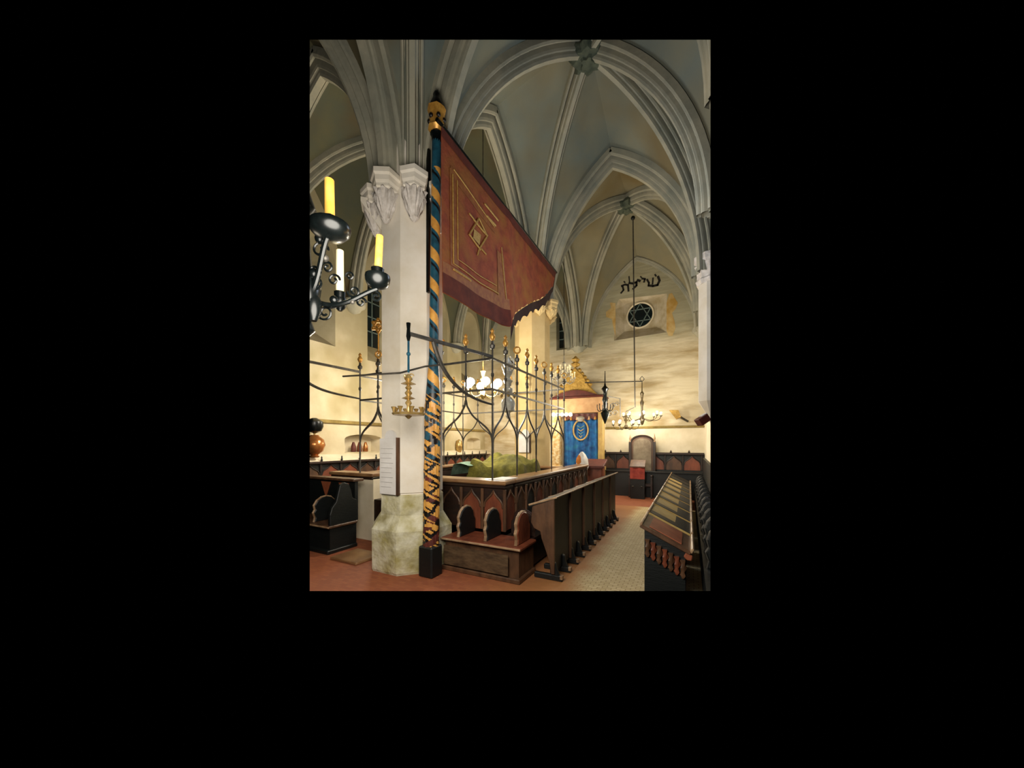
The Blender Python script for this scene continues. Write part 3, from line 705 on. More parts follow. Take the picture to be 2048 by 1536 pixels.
mb = MB(); mb.box(.16, XS-.01, 4.0, 13.4, .05, .46); mb.build('seat_box', M['wood_black'], ss)
mb = MB(); mb.box(XS-.08, XS-.01, 4.0, 13.4, .46, 1.5); mb.build('back', M['wood_black'], ss)
for k in range(12): armrest((.20, 4.9+k*.68, .46), X_, .52, .26, .05, M['wood_black'], ss, M['iron'], .25)

# ------------------------------------------------------------------ wall stalls
nsx = XN+.36
ns = thing('wall_stalls', 'long row of dark stalls with carved gabled panels along the left wall', 'stalls', (nsx, 9, 0))
mb = MB(); mb.box(XN+.01, nsx-.06, 3.6, 14.0, 0, 1.52); mb.build('back', M['wood_black'], ns)
mb = MB(); mb.box(nsx-.1, nsx+.05, 3.6, 14.0, 1.47, 1.53); mb.build('cornice', M['wood'], ns, bevel=.012)
mb = MB(); mb.box(nsx-.08, nsx+.08, 3.6, 14.0, .96, 1.02); mb.build('shelf', M['wood_mid'], ns, bevel=.012)
mb = MB(); mb.box(nsx-.06, nsx+.42, 3.6, 14.0, .05, .47); mb.build('seat_box', M['wood_black'], ns)
panelling((nsx-.06, 5.16, 0), Y_, X_, 15, .59, 1.02, 1.47, ns, M['wood_red'], M['wood'], .35, alt=[M['wood_mid'], M['wood_red'], M['wood_red']])
for k in range(16):
    MB().lathe((nsx, 5.16+.59*k, 1.53), [(.02, 0), (.03, .04), (.015, .07), (.022, .1), (.004, .14)], 8).build('knob', M['wood_black'], ns, smooth=True)
es = thing('wall_stalls', 'dark stalls with carved panels along the back wall on both sides of the tall chair', 'stalls', (-1.4, 14.1, 0))
mb = MB(); mb.box(-3.2, XS-.01, 14.2, YE-.11, 0, 1.62); mb.build('back', M['wood_black'], es)
mb = MB(); mb.box(-3.25, XS-.02, 14.08, YE-.10, 1.58, 1.66); mb.build('cornice', M['wood'], es, bevel=.012)
mb = MB(); mb.box(-3.2, XS-.1, 13.72, 13.78, 0, .92); mb.build('front_board', M['wood_black'], es)
mb = MB(); mb.box(-3.2, XS-.1, 13.66, 13.98, .92, .97); mb.build('desk_top', M['wood_black'], es, bevel=.01)
panelling((-3.2, 14.2, 0), X_, -Y_, 6, .60, 1.02, 1.58, es, M['wood_mid'], M['wood'], .35, alt=[M['wood_mid'], M['wood_red']])
for k in range(6): MB().lathe((-3.0+.6*k, 14.14, 1.66), [(.03, 0), (.04, .03), (.02, .06), (.005, .1)], 8).build('knob', M['wood'], es, smooth=True)

# tall chair of honour
cc = onY(1284, 900, 13.95)
ch = thing('tall_chair', 'tall dark chair with an arched back and two pointed posts against the back wall', 'chair', (cc.x, 13.6, 0))
cw = .40
mb = MB(); arc_ = [(cc.x-cw, 14.0, .5), (cc.x+cw, 14.0, .5), (cc.x+cw, 14.0, 2.06)]+[(cc.x+cw*math.cos(PI*i/14), 14.0, 2.04+.24*math.sin(PI*i/14)) for i in range(1, 14)]+[(cc.x-cw, 14.0, 2.06)]
mb.prism(arc_, (0, 1, 0), .06); mb.build('backrest', M['wood_mid'], ch)
mb = MB(); mb.prism([(cc.x+(a-cc.x)*.80, 13.985, .7+(c_-.5)*.84) for a, b, c_ in arc_], (0, 1, 0), .012); mb.build('back_panel', mat('grey_brown_leather', (120, 108, 88), (92, 78, 60), 4, .6), ch)
mb = MB(); mb.tube([(cc.x+cw*math.cos(PI*i/14), 13.98, 2.05+.25*math.sin(PI*i/14)) for i in range(15)], .035, 6); mb.build('crest_rail', M['wood'], ch, smooth=True)
for s_ in (-1, 1):
    mb = MB(); mb.box(cc.x+s_*(cw+.03)-.05, cc.x+s_*(cw+.03)+.05, 13.93, 14.06, 0, 2.06); po = mb.build('post', M['wood'], ch, bevel=.01)
    MB().lathe((cc.x+s_*(cw+.03), 14.0, 2.06), [(.05, 0), (.05, .03), (.03, .06), (.045, .12), (.03, .2), (.006, .32)], 8).build('finial', M['wood_edge'], po, smooth=True)
    mb = MB(); mb.box(cc.x+s_*(cw-.02)-.04, cc.x+s_*(cw-.02)+.04, 13.4, 13.95, .78, .84); mb.build('armrest', M['wood'], ch, bevel=.012)
    mb = MB(); mb.box(cc.x+s_*(cw-.02)-.03, cc.x+s_*(cw-.02)+.03, 13.42, 13.48, 0, .78); mb.build('leg', M['wood'], ch)
mb = MB(); mb.box(cc.x-cw+.02, cc.x+cw-.02, 13.4, 13.98, .44, .52); mb.build('seat', M['wood'], ch)
lt = onY(1275, 940, 13.2)
le = thing('lectern', 'small reading stand covered with a red cloth in front of the tall chair', 'lectern', (lt.x, 13.2, 0))
mb = MB(); mb.box(lt.x-.24, lt.x+.24, 13.16, 13.4, 0, 1.2); mb.build('stand', M['wood_black'], le)
mb = MB(); mb.prism([(lt.x-.26, 13.10, 1.18), (lt.x-.26, 13.45, 1.40), (lt.x-.26, 13.45, 1.36), (lt.x-.26, 13.10, 1.14)], (1, 0, 0), .52); mb.build('sloped_top', M['wood_mid'], le)
mb = MB(); mb.grid(lambda u, v: Vector((lt.x-.25+.5*u, 13.13-.02*math.sin(12*u), .72+.46*v)), 12, 3); mb.build('red_hanging', M['red_cloth'], le, smooth=True)
for s_ in (-1, 1): MB().lathe((lt.x+s_*.15, 13.12, .45), [(.01, -.03), (.04, 0), (.01, .03)], 8).build('knob', M['iron'], le)

# ------------------------------------------------------------------ ark
AX = -4.1; AY = 13.55
ark = thing('ark', 'stone ark with a pink lintel, ochre carved gable and gilt columns against the back wall', 'ark', (AX, AY, 0))
def apx(px, py, y=AY): return onY(px, py, y)
xl, xr = apx(1124, 850).x, apx(1196, 850).x
zt = apx(1160, 826).z; zc = apx(1160, 796).z
xll, xrr = apx(1103, 800).x, apx(1204, 800).x
MB().box(xll+.05, xrr-.05, AY+.28, YE, 0, zt).build('ark_body', M['white_wall'], ark)
MB().box(xll-.02, xrr+.02, AY-.05, YE, zt, zc).build('lintel', M['pink'], ark, bevel=.02)
MB().box(xll-.08, xrr+.08, AY-.12, YE, zc, zc+.08).build('cornice', M['maroon'], ark, bevel=.03)
n_ = 16
ped = [(AX-.95+1.9*i/n_, AY-.08, zc+.08+.24*math.sin(PI*i/n_)) for i in range(n_+1)]
MB().prism(ped, (0, 1, 0), .5).build('curved_pediment', M['maroon'], ark)
gz = apx(1160, 722).z
gb = [(AX-.85, AY+.02, zc+.14), (AX+.85, AY+.02, zc+.14), (AX+.55, AY+.02, zc+.5), (AX+.3, AY+.02, zc+.95), (AX+.1, AY+.02, gz-.35), (AX, AY+.02, gz-.2), (AX-.1, AY+.02, gz-.35), (AX-.3, AY+.02, zc+.95), (AX-.55, AY+.02, zc+.5)]
g_ = MB().prism(gb, (0, 1, 0), .35).build('gable', M['ochre'], ark, bevel=.02)
for s_ in (-1, 1):
    for k in range(5):
        q = Vector(gb[2]).lerp(Vector(gb[4]), k/4.2); q.x = AX+s_*(q.x-AX)
        MB().lathe(q+Vector((s_*.05, .1, .02)), [(.01, -.09), (.07, -.04), (.09, .02), (.05, .08), (.01, .11)], 8, mod=lambda a, z: 1+.25*math.sin(4*a)).build('crocket', M['ochre'], g_, smooth=True)
MB().lathe((AX, AY+.15, gz-.2), [(.05, 0), (.14, .06), (.17, .14), (.08, .2), (.13, .26), (.15, .32), (.06, .4), (.02, .46)], 10, mod=lambda a, z: 1+.3*math.sin(4*a)).build('foliate_finial', M['ochre'], ark, smooth=True)
for x, mm in ((xr+.10, M['wood_gold']), (xl-.26, M['white_gold'])):
    w_ = .10 if mm is M['wood_gold'] else .17
    mb = MB(); mb.box(x-w_, x+w_, AY-.02, AY+.3, 1.0, zt); mb.build('gilt_column', mm, ark, bevel=.02)
    mb = MB(); mb.box(x-w_-.05, x+w_+.05, AY-.08, AY+.3, .0, 1.1); mb.build('column_base', mm, ark, bevel=.02)
# curtain
def curt(u, v):
    return Vector((xl+(xr-xl)*u, AY+.16+.035*math.sin(u*38+1.5*v)+.02*math.sin(u*17), 1.0+(zt-.02-1.0)*v))
cu = MB().grid(curt, 60, 8).build('ark_curtain', M['blue'], smooth=True)
tag(cu, 'blue velvet curtain with a gold wreath and crown hanging in front of the ark', 'curtain')
ccx = apx(1160, 860)
mb = MB(); mb.tube([Vector((ccx.x+.30*math.cos(a), AY+.10, ccx.z+.40*math.sin(a))) for a in [PI*.62+PI*1.76*i/20 for i in range(21)]], .034, 6); mb.build('wreath', M['wood_gold'], cu, smooth=True)
mb = MB(); mb.lathe((ccx.x, AY+.10, ccx.z+.42), [(.1, -.08), (.15, 0), (.17, .08), (.08, .14)], 10, mod=lambda a, z: 1+.15*math.sin(5*a)); mb.build('crown', M['silver'], cu, smooth=True)
for k in range(4):
    z = ccx.z+.12-.13*k; mb = MB(); mb.tube([(ccx.x-.15+.03*k, AY+.11, z+.05), (ccx.x, AY+.10, z-.03), (ccx.x+.15-.03*k, AY+.11, z+.05)], .018, 5); mb.build('embroidery', M['wood_gold'] if k % 2 else M['teal_cloth'], cu)
va = MB().grid(lambda u, v: Vector((xl+(xr-xl)*u, AY+.10+.02*math.sin(40*u), zt-.02-.20*v-(.06*abs(math.sin(u*PI*5)) if v > .9 else 0))), 50, 4).build('ark_valance', M['maroon'], smooth=True)
tag(va, 'short maroon valance above the blue curtain', 'valance')
for k in range(6):
    q = Vector((xl+(xr-xl)*(k+.5)/6, AY+.05, zt-.20)); MB().lathe(q, [(.01, -.1), (.05, -.07), (.03, 0), (.012, .06)], 8).build('tassel', M['gold'] if k % 2 else M['pink'], va, smooth=True)
# lectern at the ark with its cover
q = onY(1188, 930, 11.0)
le2 = thing('lectern', 'reddish wooden prayer desk at the end of the rail, in front of the ark', 'lectern', (q.x, 11.0, 0))
MB().box(q.x-.30, q.x+.30, 10.8, 11.2, 0, 1.28).build('stand', M['wood_red'], le2, bevel=.02)
MB().prism([(q.x-.36, 10.7, 1.30), (q.x-.36, 11.3, 1.5), (q.x-.36, 11.3, 1.42), (q.x-.36, 10.7, 1.22)], (1, 0, 0), .72).build('sloped_top', M['maroon'], le2, bevel=.01)
q = onY(1164, 915, 10.6)
mb = MB(); mb.lathe((q.x, 10.6, q.z-.34), [(.18, 0), (.2, .06), (.17, .3), (.1, .44), (.03, .52)], 14, mod=lambda a, z: 1+.08*math.sin(5*a)); lc = mb.build('lectern_cover', M['white'], smooth=True)
tag(lc, 'white and orange embroidered cover on the rail end below the blue curtain', 'cover')
MB().lathe((q.x-.06, 10.48, q.z-.22), [(.05, 0), (.1, .08), (.08, .2), (.02, .3)], 10).build('orange_panel', mat('orange_cloth', (216, 140, 62), (190, 110, 40), 6, .8), lc, smooth=True)

# ------------------------------------------------------------------ banner
pb = W(861, 1146, 5.24); ptop = W(874, 236, 5.24)
pb.z = 0
ban = thing('banner', 'huge red embroidered swallow-tail banner on a striped pole beside the near pillar', 'banner', (pb.x, pb.y, 0))
def axis(h): t = h/ptop.z; return pb.lerp(Vector((ptop.x, ptop.y, ptop.z)), t)
def rad(h):
    return .118 if h < 2.6 else (.118-.048*min(1, (h-2.6)/.7))
nseg, nr = 32, 460
mb = MB(); vs = []; 
hs = [.42+(6.62-.42)*i/nr for i in range(nr+1)]
for h in hs:
    c = axis(h)
    for j in range(nseg):
        a = 2*PI*j/nseg; rr = rad(h)*(1+(.05*math.sin(j*2.5+h*9) if h < 2.6 else 0)); vs.append(c+Vector((math.cos(a)*rr, math.sin(a)*rr, 0)))
mb.v = vs
for i in range(nr):
    for j in range(nseg):
        h = hs[i]; a = j/nseg
        pitch = .46 if h > 2.6 else .30
        f_ = (h/pitch+a*1.0) % 1.0
        if h > 6.15: k = 0
        elif h > 2.75: k = 1 if .12 < f_ < .5 else (0 if f_ < .9 else 2)
        else:
            w_ = .10*math.sin(h*11)+.06*math.sin(h*29+a*6)
            f2 = (h/.34-a*2+w_) % 1.0; f3 = (h/.13+a*3+w_) % 1.0
            k = 1 if f_ < .52 else 2
            if k == 1 and (f2 < .2 or (f3 < .22 and f2 < .6)): k = 2
            if k == 2 and f3 > .72 and f_ > .6: k = 1
            if h < 1.5 and k == 2 and f2 > .55: k = 3
            if h > 1.7 and k == 2 and f2 > .5: k = 0
            if h < .75 and k == 1 and f2 > .6: k = 3
        mb.f.append((i*nseg+j, i*nseg+(j+1) % nseg, (i+1)*nseg+(j+1) % nseg, (i+1)*nseg+j)); mb.mi.append(k)
mb.build('striped_pole', [M['teal_paint'], M['gold_paint'], M['black_paint'], M['maroon']], ban, smooth=True)
a0 = axis(0); mb = MB(); mb.box(a0.x-.13, a0.x+.13, a0.y-.13, a0.y+.13, 0, .46); mb.build('pole_socket', M['wood_black'], ban, bevel=.02)
at = axis(6.6)
mb = MB(); mb.lathe((at.x, at.y, 6.55), [(.07, 0), (.075, .1), (.10, .14), (.07, .18)], 14); mb.build('neck', M['iron_black'], ban, smooth=True)
mb = MB(); mb.lathe((at.x, at.y, 6.72), [(.08, 0), (.13, .05), (.105, .1), (.115, .28), (.14, .34), (.10, .38)], 14, mod=lambda a, z: 1+.06*math.sin(6*a)); mb.build('gilded_lantern', M['gold'], ban, smooth=True)
for k in range(6):
    a = k*PI/3+.4; q = Vector((at.x+.112*math.cos(a), at.y+.112*math.sin(a), 6.90)); MB().ball(q, .034, 8, 6).build('dark_opening', M['black_paint'], ban, smooth=True)
mb = MB(); mb.lathe((at.x, at.y, 7.09), [(.105, 0), (.10, .05), (.075, .11), (.05, .17), (.055, .2), (.04, .24), (.005, .27)], 14); mb.build('dark_cap', M['black_paint'], ban, smooth=True)
# cloth in the plane X = const, running along Y
BXc = -3.30
def bp(px, py): q = onX(px, py, BXc); return (q.y, q.z)
TL, TR = bp(882, 252), bp(1112, 546)
BLc, BR = bp(882, 586), bp(1013, 656)
tips = [bp(*q) for q in ((1013, 656), (1016, 640), (1028, 628), (1045, 618), (1062, 606), (1080, 600), (1094, 588), (1106, 574), (1112, 546))]
def top_z(y): return TL[1]+(TR[1]-TL[1])*(y-TL[0])/(TR[0]-TL[0])
def bot_z(y):
    if y <= BR[0]: return BLc[1]+(BR[1]-BLc[1])*(y-BLc[0])/(BR[0]-BLc[0])
    for a, b in zip(tips[:-1], tips[1:]):
        if a[0] <= y <= b[0]+1e-6: return a[1]+(b[1]-a[1])*(y-a[0])/max(1e-6, b[0]-a[0])
    return TR[1]-.02
def bx(y, z):
    t = (y-TL[0])/(TR[0]-TL[0]); fall = (top_z(y)-z)/2.5
    fold = .10*math.exp(-((y-BR[0]-.05)/.16)**2)*min(1, fall*1.2+.2)
    return BXc+.03*math.sin(y*3.1+.8*fall)*fall+fold+.05*t*math.sin(y*7)*fall
ys = [TL[0]+(TR[0]-TL[0])*i/110 for i in range(111)]
def clothf(off, z0=0, z1=1):
    def fn(u, v):
        y = ys[int(round(u*110))]; tz = top_z(y); bz = bot_z(y)
        if y > BR[0]: bz += .035*abs(math.sin((y-BR[0])*14))
        z = bz+(tz-bz)*(z0+(z1-z0)*v)
        return Vector((bx(y, z)+off, y, z))
    return fn
cloth = MB().grid(clothf(0), 110, 24).build('banner_cloth', M['banner'], ban, smooth=True)
def patch(y0f, y1f, n=24, m=6):
    """y0f etc: quad in (px,py) image picks lying on the cloth"""
def quad(pts, name, m, off=.012, n=16):
    a, b, c, d = [Vector((0, *bp(*q))) for q in pts]
    def fn(u, v):
        q = a.lerp(b, u).lerp(d.lerp(c, u), v); return Vector((bx(q.y, q.z)+off, q.y, q.z))
    return MB().grid(fn, n, n//2).build(name, m, cloth, smooth=True)
quad([(882, 545), (1012, 622), (1013, 655), (882, 585)], 'lower_hem', M['banner_hem'], .014)
quad([(882, 522), (1011, 600), (1012, 624), (882, 548)], 'lower_band', M['banner_gold'], .010)
quad([(994, 500), (1006, 512), (1009, 600), (996, 592)], 'side_band', M['banner_gold'], .010)
quad([(898, 335), (914, 352), (914, 540), (898, 530)], 'pole_side_band', M['banner_gold'], .010)
quad([(900, 330), (970, 425), (990, 468), (900, 352)], 'upper_band', M['banner_gold'], .009)
quad([(882, 252), (1112, 546), (1108, 556), (882, 272)], 'top_hem', M['banner_hem'], .012, 40)
def line(pts, name, m=M['banner_line'], r=.012, par=None, closed=False):
    q = []
    for (x0, y0), (x1, y1) in zip(pts[:-1], pts[1:]):
        for k in range(8): q.append((x0+(x1-x0)*k/8, y0+(y1-y0)*k/8))
    q.append(pts[-1])
    P_ = [Vector((bx(*bp(*s))+.02, *bp(*s))) for s in q]
    return MB().tube(P_, r, 5).build(name, m, par or cloth)
line([(903, 350), (903, 528), (996, 588)], 'gold_line', r=.010)
line([(912, 362), (912, 520), (992, 572)], 'gold_line', r=.008)
line([(905, 340), (988, 455)], 'gold_line', r=.010)
line([(968, 408), (995, 442)], 'gold_line', r=.016)
line([(972, 432), (990, 452)], 'gold_line', r=.018)
line([(903, 540), (940, 562)], 'gold_line', r=.016)
line([(1002, 495), (1008, 600)], 'gold_line', r=.009)
# star of David
def spx(x, y): return (x, y)
T1 = [(942, 428), (938, 472), (972, 502)]; 
cxs, cys = 953, 471
star1 = [(953-9, 431), (971, 472), (961, 497)]
line([(946, 440), (974, 472), (959, 497), (936, 470), (957, 437)], 'star_line', r=.016)
line([(936, 428), (957, 452)], 'star_line', r=.013); line([(962, 497), (972, 509)], 'star_line', r=.013); line([(959, 496), (955, 510)], 'star_line', r=.013)
line([(957, 437), (974, 473)], 'star_line', r=.014); line([(936, 470), (961, 500)], 'star_line', r=.014)
quad([(947, 458), (962, 470), (959, 490), (945, 476)], 'star_center', M['banner_line'], .016, 6)
# rod along the top edge, fringe along the tail
MB().tube([(BXc, TL[0]-.1, TL[1]+.02), (BXc, TR[0]+.03, TR[1]+.02)], .03, 8).build('top_rod', M['iron_black'], ban, smooth=True)
def fr(u, v):
    y = BR[0]+(TR[0]-BR[0])*u; bz = bot_z(y)
    return Vector((bx(y, bz)-.01, y, bz-.27*v*(1-.3*abs(math.sin((y-BR[0])*9)))*(.25+.75*min(1, (1-u)*6))))
MB().grid(fr, 60, 3).build('fringe', M['fringe'], ban)
# shaded face of the near pillar, put in as a dark upright strip
mb = MB(); pa, pc = W(857, 300, 5.45), W(857, 585, 5.45); mb.bar(pa, pc, .05, .05); tag(mb.build('shade_strip', M['iron_black']), 'dark upright strip standing for the shaded face of the pillar behind the banner pole', 'rail')

# ------------------------------------------------------------------ plaques on the pillars
def plaque(c, y, x0, x1, z0, z1, label, m):
    t = thing('wall_plaque', label, 'plaque', ((x0+x1)/2, y, z0), 'white plaques on the pillars')
    MB().box(x0, x1, y-.045, y, z0, z1).build('panel', m, t, bevel=.008)
    cx_ = (x0+x1)/2+(x1-x0)*.12
    MB().prism([(cx_+(x1-x0)*.32*math.cos(PI*i/10), y-.04, z1+.13*math.sin(PI*i/10)) for i in range(11)], (0, 1, 0), .035).build('rounded_top', m, t)
    MB().box(x1, x1+.035, y-.05, y, z0, z1+.01).build('dark_edge', M['wood_mid'], t)
    return t
pq = plaque(P1, 4.43-.482, -4.36, -4.00, 1.20, 2.08, 'tall white plaque with a rounded top low on the near pillar', M['white'])
for k in range(9): MB().box(-4.32, -4.06-.02*(k % 3), 3.897, 3.9015, 1.92-.075*k, 1.926-.075*k).build('ruled_line', mat('faint_grey', (186, 184, 180), None, rough=.8) if k == 0 else bpy.data.materials['faint_grey'], pq)
plaque(P2, 9.46-.482, -4.36, -4.02, 1.74, 2.28, 'small white plaque on the far honey-coloured pillar, behind the green velvet', M['white'])

# ------------------------------------------------------------------ lamps and chandeliers
def candle_cup(p, r, lean=Vector((0, 0, 0)), mc=M['iron_black'], h=.34, parent=None, cr=.045, mcand=None):
    p = Vector(p)
    mb = MB(); mb.lathe(p, [(.02, -.075), (r*.35, -.07), (r*.72, -.05), (r*.94, -.015), (r*1.0, .02), (r*.97, .04), (r*.85, .035), (.05, .015)], 24)
    d = mb.build('drip_pan', mc, parent, smooth=True)
    mb = MB(); mb.lathe(p, [(.05, .03), (.055, .10), (.035, .11)], 10); mb.build('socket', mc, d, smooth=True)
    ax = U+lean
    mb = MB(); mb.tube([p+ax*.08, p+ax*(.08+h)], [cr, cr*.94], 12); mb.build('candle', mcand or M['candle'], d, smooth=True)
def scroll(c, ex, r0, turns, n=26, flip=1, start=0):
    return [Vector(c)+ex*(r0*(1-i/n*.75)*math.cos(start+flip*turns*2*PI*i/n))+U*(r0*(1-i/n*.75)*math.sin(start+flip*turns*2*PI*i/n)) for i in range(n+1)]
Z0 = 2.75
def C2(px, py, z=Z0): return W(px, py, z)
bc = thing('black_chandelier', 'large black iron chandelier with yellow candles, cut by the left edge of the photo', 'chandelier', C2(600, 480))
ct = C2(606, 560, 2.9)
mb = MB(); mb.lathe((ct.x, ct.y, 0), [(.02, ct.z-.5), (.09, ct.z-.42), (.05, ct.z-.3), (.12, ct.z-.2), (.14, ct.z-.05), (.07, ct.z+.1), (.04, ct.z+.5), (.10, ct.z+.6), (.03, ct.z+.8)], 16); mb.build('stem', M['iron_black'], bc, smooth=True)
candle_cup(C2(660, 460), .155, Vector((-.02, 0, 0)), parent=bc, h=.32, cr=.038)
candle_cup(C2(755, 561, 2.95), .105, R*.05, parent=bc, h=.30, cr=.032)
candle_cup(C2(680, 606, 3.3), .06, Vector((0, 0, 0)), parent=bc, h=.42, cr=.035, mcand=M['candle_white'])
def arm(pts, r=.018):
    MB().tube(pts, r, 8).build('arm', M['iron_black'], bc, smooth=True)
arm(bez(C2(606, 600, 2.9), C2(640, 590, 2.85), C2(640, 500, Z0), C2(656, 472), 14), .022)
arm(bez(C2(606, 585, 2.95), C2(670, 640, 2.95), C2(710, 590, 2.95), C2(755, 577, 2.95), 16), .02)
arm(bez(C2(604, 560, 2.95), C2(650, 640, 3.1), C2(680, 610, 3.3), C2(680, 606, 3.3), 12), .014)
for (px, py, z, r0, tn, fl, st) in ((708, 583, 2.95, .055, 1.3, 1, PI), (752, 594, 2.95, .045, 1.2, -1, PI/2), (640, 500, 2.85, .07, 1.2, 1, 0), (655, 535, 2.85, .05, 1.3, -1, PI), (632, 565, 2.85, .08, 1.2, 1, PI/2), (668, 560, 2.9, .05, 1.2, 1, 0), (700, 553, 3.0, .04, 1.1, -1, PI), (650, 625, 3.0, .07, 1.4, 1, PI), (722, 605, 3.0, .045, 1.2, 1, 0), (630, 540, 2.9, .05, 1.2, -1, 0)):
    MB().tube(scroll(C2(px, py, z), R, r0, tn, flip=fl, start=st), .010, 6).build('scroll', M['iron_black'], bc, smooth=True)
for (px, py, z, r0) in ((668, 600, 2.95, .035), (640, 478, 2.8, .04), (650, 516, 2.8, .03), (628, 548, 2.85, .045), (705, 604, 2.95, .02)):
    MB().ball(C2(px, py, z), r0, 12, 8).build('ball', M['iron_black'] if r0 > .031 else M['iron'], bc, smooth=True)
mb = MB(); mb.lathe(C2(626, 618, 2.9), [(.03, -.1), (.06, -.04), (.07, .06), (.03, .14)], 14); mb.build('urn', M['iron_black'], bc, smooth=True)

# lamp hanging from the bracket in front of the pillar
e = br_end
hl = thing('hanging_lamp', 'pale brass hanging lamp with a ring of oil cups in front of the near pillar', 'lamp', (e.x, e.y, W(817, 830, 4.6).z))
zz = lambda py: W(817, py, 4.6).z
mb = MB(); mb.bar((e.x, e.y, e.z-.1), (e.x, e.y, zz(745)), .02); mb.ball((e.x, e.y, zz(708)), .028, 8, 6); mb.build('chain', M['teal_paint'], hl)
mb = MB(); mb.lathe((e.x, e.y, 0), [(.01, zz(838)), (.05, zz(832)), (.03, zz(822)), (.022, zz(812)), (.045, zz(806)), (.02, zz(800)), (.09, zz(797)), (.025, zz(792)), (.05, zz(786)), (.02, zz(780)), (.045, zz(776)), (.02, zz(771)), (.1, zz(768)), (.03, zz(763)), (.055, zz(758)), (.015, zz(748))], 16); mb.build('stem', M['brass'], hl, smooth=True)
for s_ in (-1, 1): MB().tube(scroll(Vector((e.x, e.y, zz(752)))+R*s_*.035, R, .035, 1, 16, flip=s_), .008, 5).build('scroll', M['brass'], hl, smooth=True)
mb = MB(); mb.lathe((e.x, e.y, zz(832)), [(.10, 0), (.20, .01), (.215, .035), (.19, .045), (.10, .03)], 24); mb.build('ring', M['brass'], hl, smooth=True)
for k in range(8):
    a = 2*PI*k/8+.2; q = Vector((e.x+.19*math.cos(a), e.y+.19*math.sin(a), zz(826))); MB().lathe(q, [(.012, 0), (.02, .04), (.034, .07), (.03, .075)], 8).build('oil_cup', M['brass'], hl, smooth=True)

def chandelier(c, label, group, r, h, nb, mm, bulbm, bulb_r, rings=1, top=None, ch_m=None, bulb_dz=.06):
    c = Vector(c); t = thing('chandelier', label, 'chandelier', c, group)
    mb = MB(); mb.lathe(c, [(.01, -h*.22), (.05, -h*.18), (.09, -h*.08), (.06, 0), (.03, h*.12), (.035, h*.3), (.07, h*.42), (.03, h*.5), (.05, h*.62), (.07, h*.68), (.02, h*.75), (.015, h)], 14); mb.build('stem', mm, t, smooth=True)
    for q in range(rings):
        rr = r*(1-.4*q); zz_ = h*.28*q
        for k in range(nb):
            a = 2*PI*k/nb+.3*q+.2; d = Vector((math.cos(a), math.sin(a), 0))
            e_ = c+d*rr+U*(zz_+.03)
            ar = MB().tube(bez(c+U*zz_, c+d*rr*.4+U*(zz_-.14), c+d*rr*.95+U*(zz_-.18), e_, 10), .011, 6).build('arm', mm, t, smooth=True)
            MB().lathe(e_, [(.012, -.01), (.045, .01), (.05, .03), (.02, .03)], 10).build('drip_pan', mm, ar, smooth=True)
            MB().lathe(e_+U*.03, [(.014, 0), (.014, bulb_dz)], 8).build('candle', M['candle_white'], ar, smooth=True)
            MB().ball(e_+U*(.03+bulb_dz+bulb_r*.9), bulb_r, 10, 7).build('bulb', bulbm, ar, smooth=True)
    if top: MB().tube([c+U*h, top], .012, 6).build('chain', ch_m or M['iron'], t)
    return t
q = W(966, 785, 8.3); chandelier(q, 'bright brass chandelier with round white globes inside the iron railing', 'lit chandeliers', .38, .75, 6, M['brass'], M['bulb'], .10, 1, (q.x, q.y, 9.6))
q = W(1284, 835, 12.2); ce = chandelier(q, 'dark brass chandelier with small bulbs on the back wall right of the ark', 'lit chandeliers', .62, 1.25, 8, M['bronze'], M['bulb_soft'], .035)
qr = q
rd = thing('hanging_rod', 'long thin rod hanging from the vault past the round window', 'rod', W(1266, 438, 11.6))
MB().tube([W(1266, 438, 11.6), W(1270, 815, 11.6)], .022, 6).build('rod', M['iron'], rd)
MB().ball(W(1266, 436, 11.6), .07, 10, 7).build('knob', M['iron_black'], rd, smooth=True)
q = W(1252, 852, 11.9); chandelier(q, 'low glowing lamp cluster just left of the chandelier on the back wall', 'lit chandeliers', .42, .5, 6, M['bronze'], M['bulb_soft'], .04, 1, W(1268, 815, 11.7))
# iron arm carrying the east lamps
ba = thing('lamp_bracket', 'thin horizontal iron arm above the chandelier right of the ark', 'bracket', W(1178, 764, 12.4), 'lamp brackets on the back wall')
MB().bar(W(1170, 765, 12.2), qr+U*1.28, .035).build('bar', M['iron'], ba)
MB().tube([qr+U*1.36+R*.08*a+U*.1*b for a, b in ((0, 1), (1, 0), (0, -1), (-1, 0))], .015, 6, closed=True).build('diamond_hook', M['iron'], ba)
q = W(1210, 800, 11.6)
bl_ = thing('hanging_lamp', 'black pointed hanging lamp just right of the ark canopy', 'lamp', q)
zz = lambda py: W(1210, py, 11.6).z
mb = MB(); mb.lathe((q.x, q.y, 0), [(.01, zz(848)), (.12, zz(832)), (.15, zz(826)), (.05, zz(820)), (.07, zz(806)), (.10, zz(800)), (.06, zz(792)), (.08, zz(782)), (.13, zz(778)), (.04, zz(772)), (.02, zz(766)), (.012, zz(742))], 14); mb.build('lamp_body', M['iron_black'], bl_, smooth=True)
for k in range(6):
    a = PI/3*k; d = Vector((math.cos(a), math.sin(a), 0)); MB().tube(bez(Vector((q.x, q.y, zz(812))), Vector((q.x, q.y, zz(830)))+d*.15, Vector((q.x, q.y, zz(822)))+d*.3, Vector((q.x, q.y, zz(808)))+d*.26, 8), .014, 6).build('arm', M['iron_black'], bl_, smooth=True)
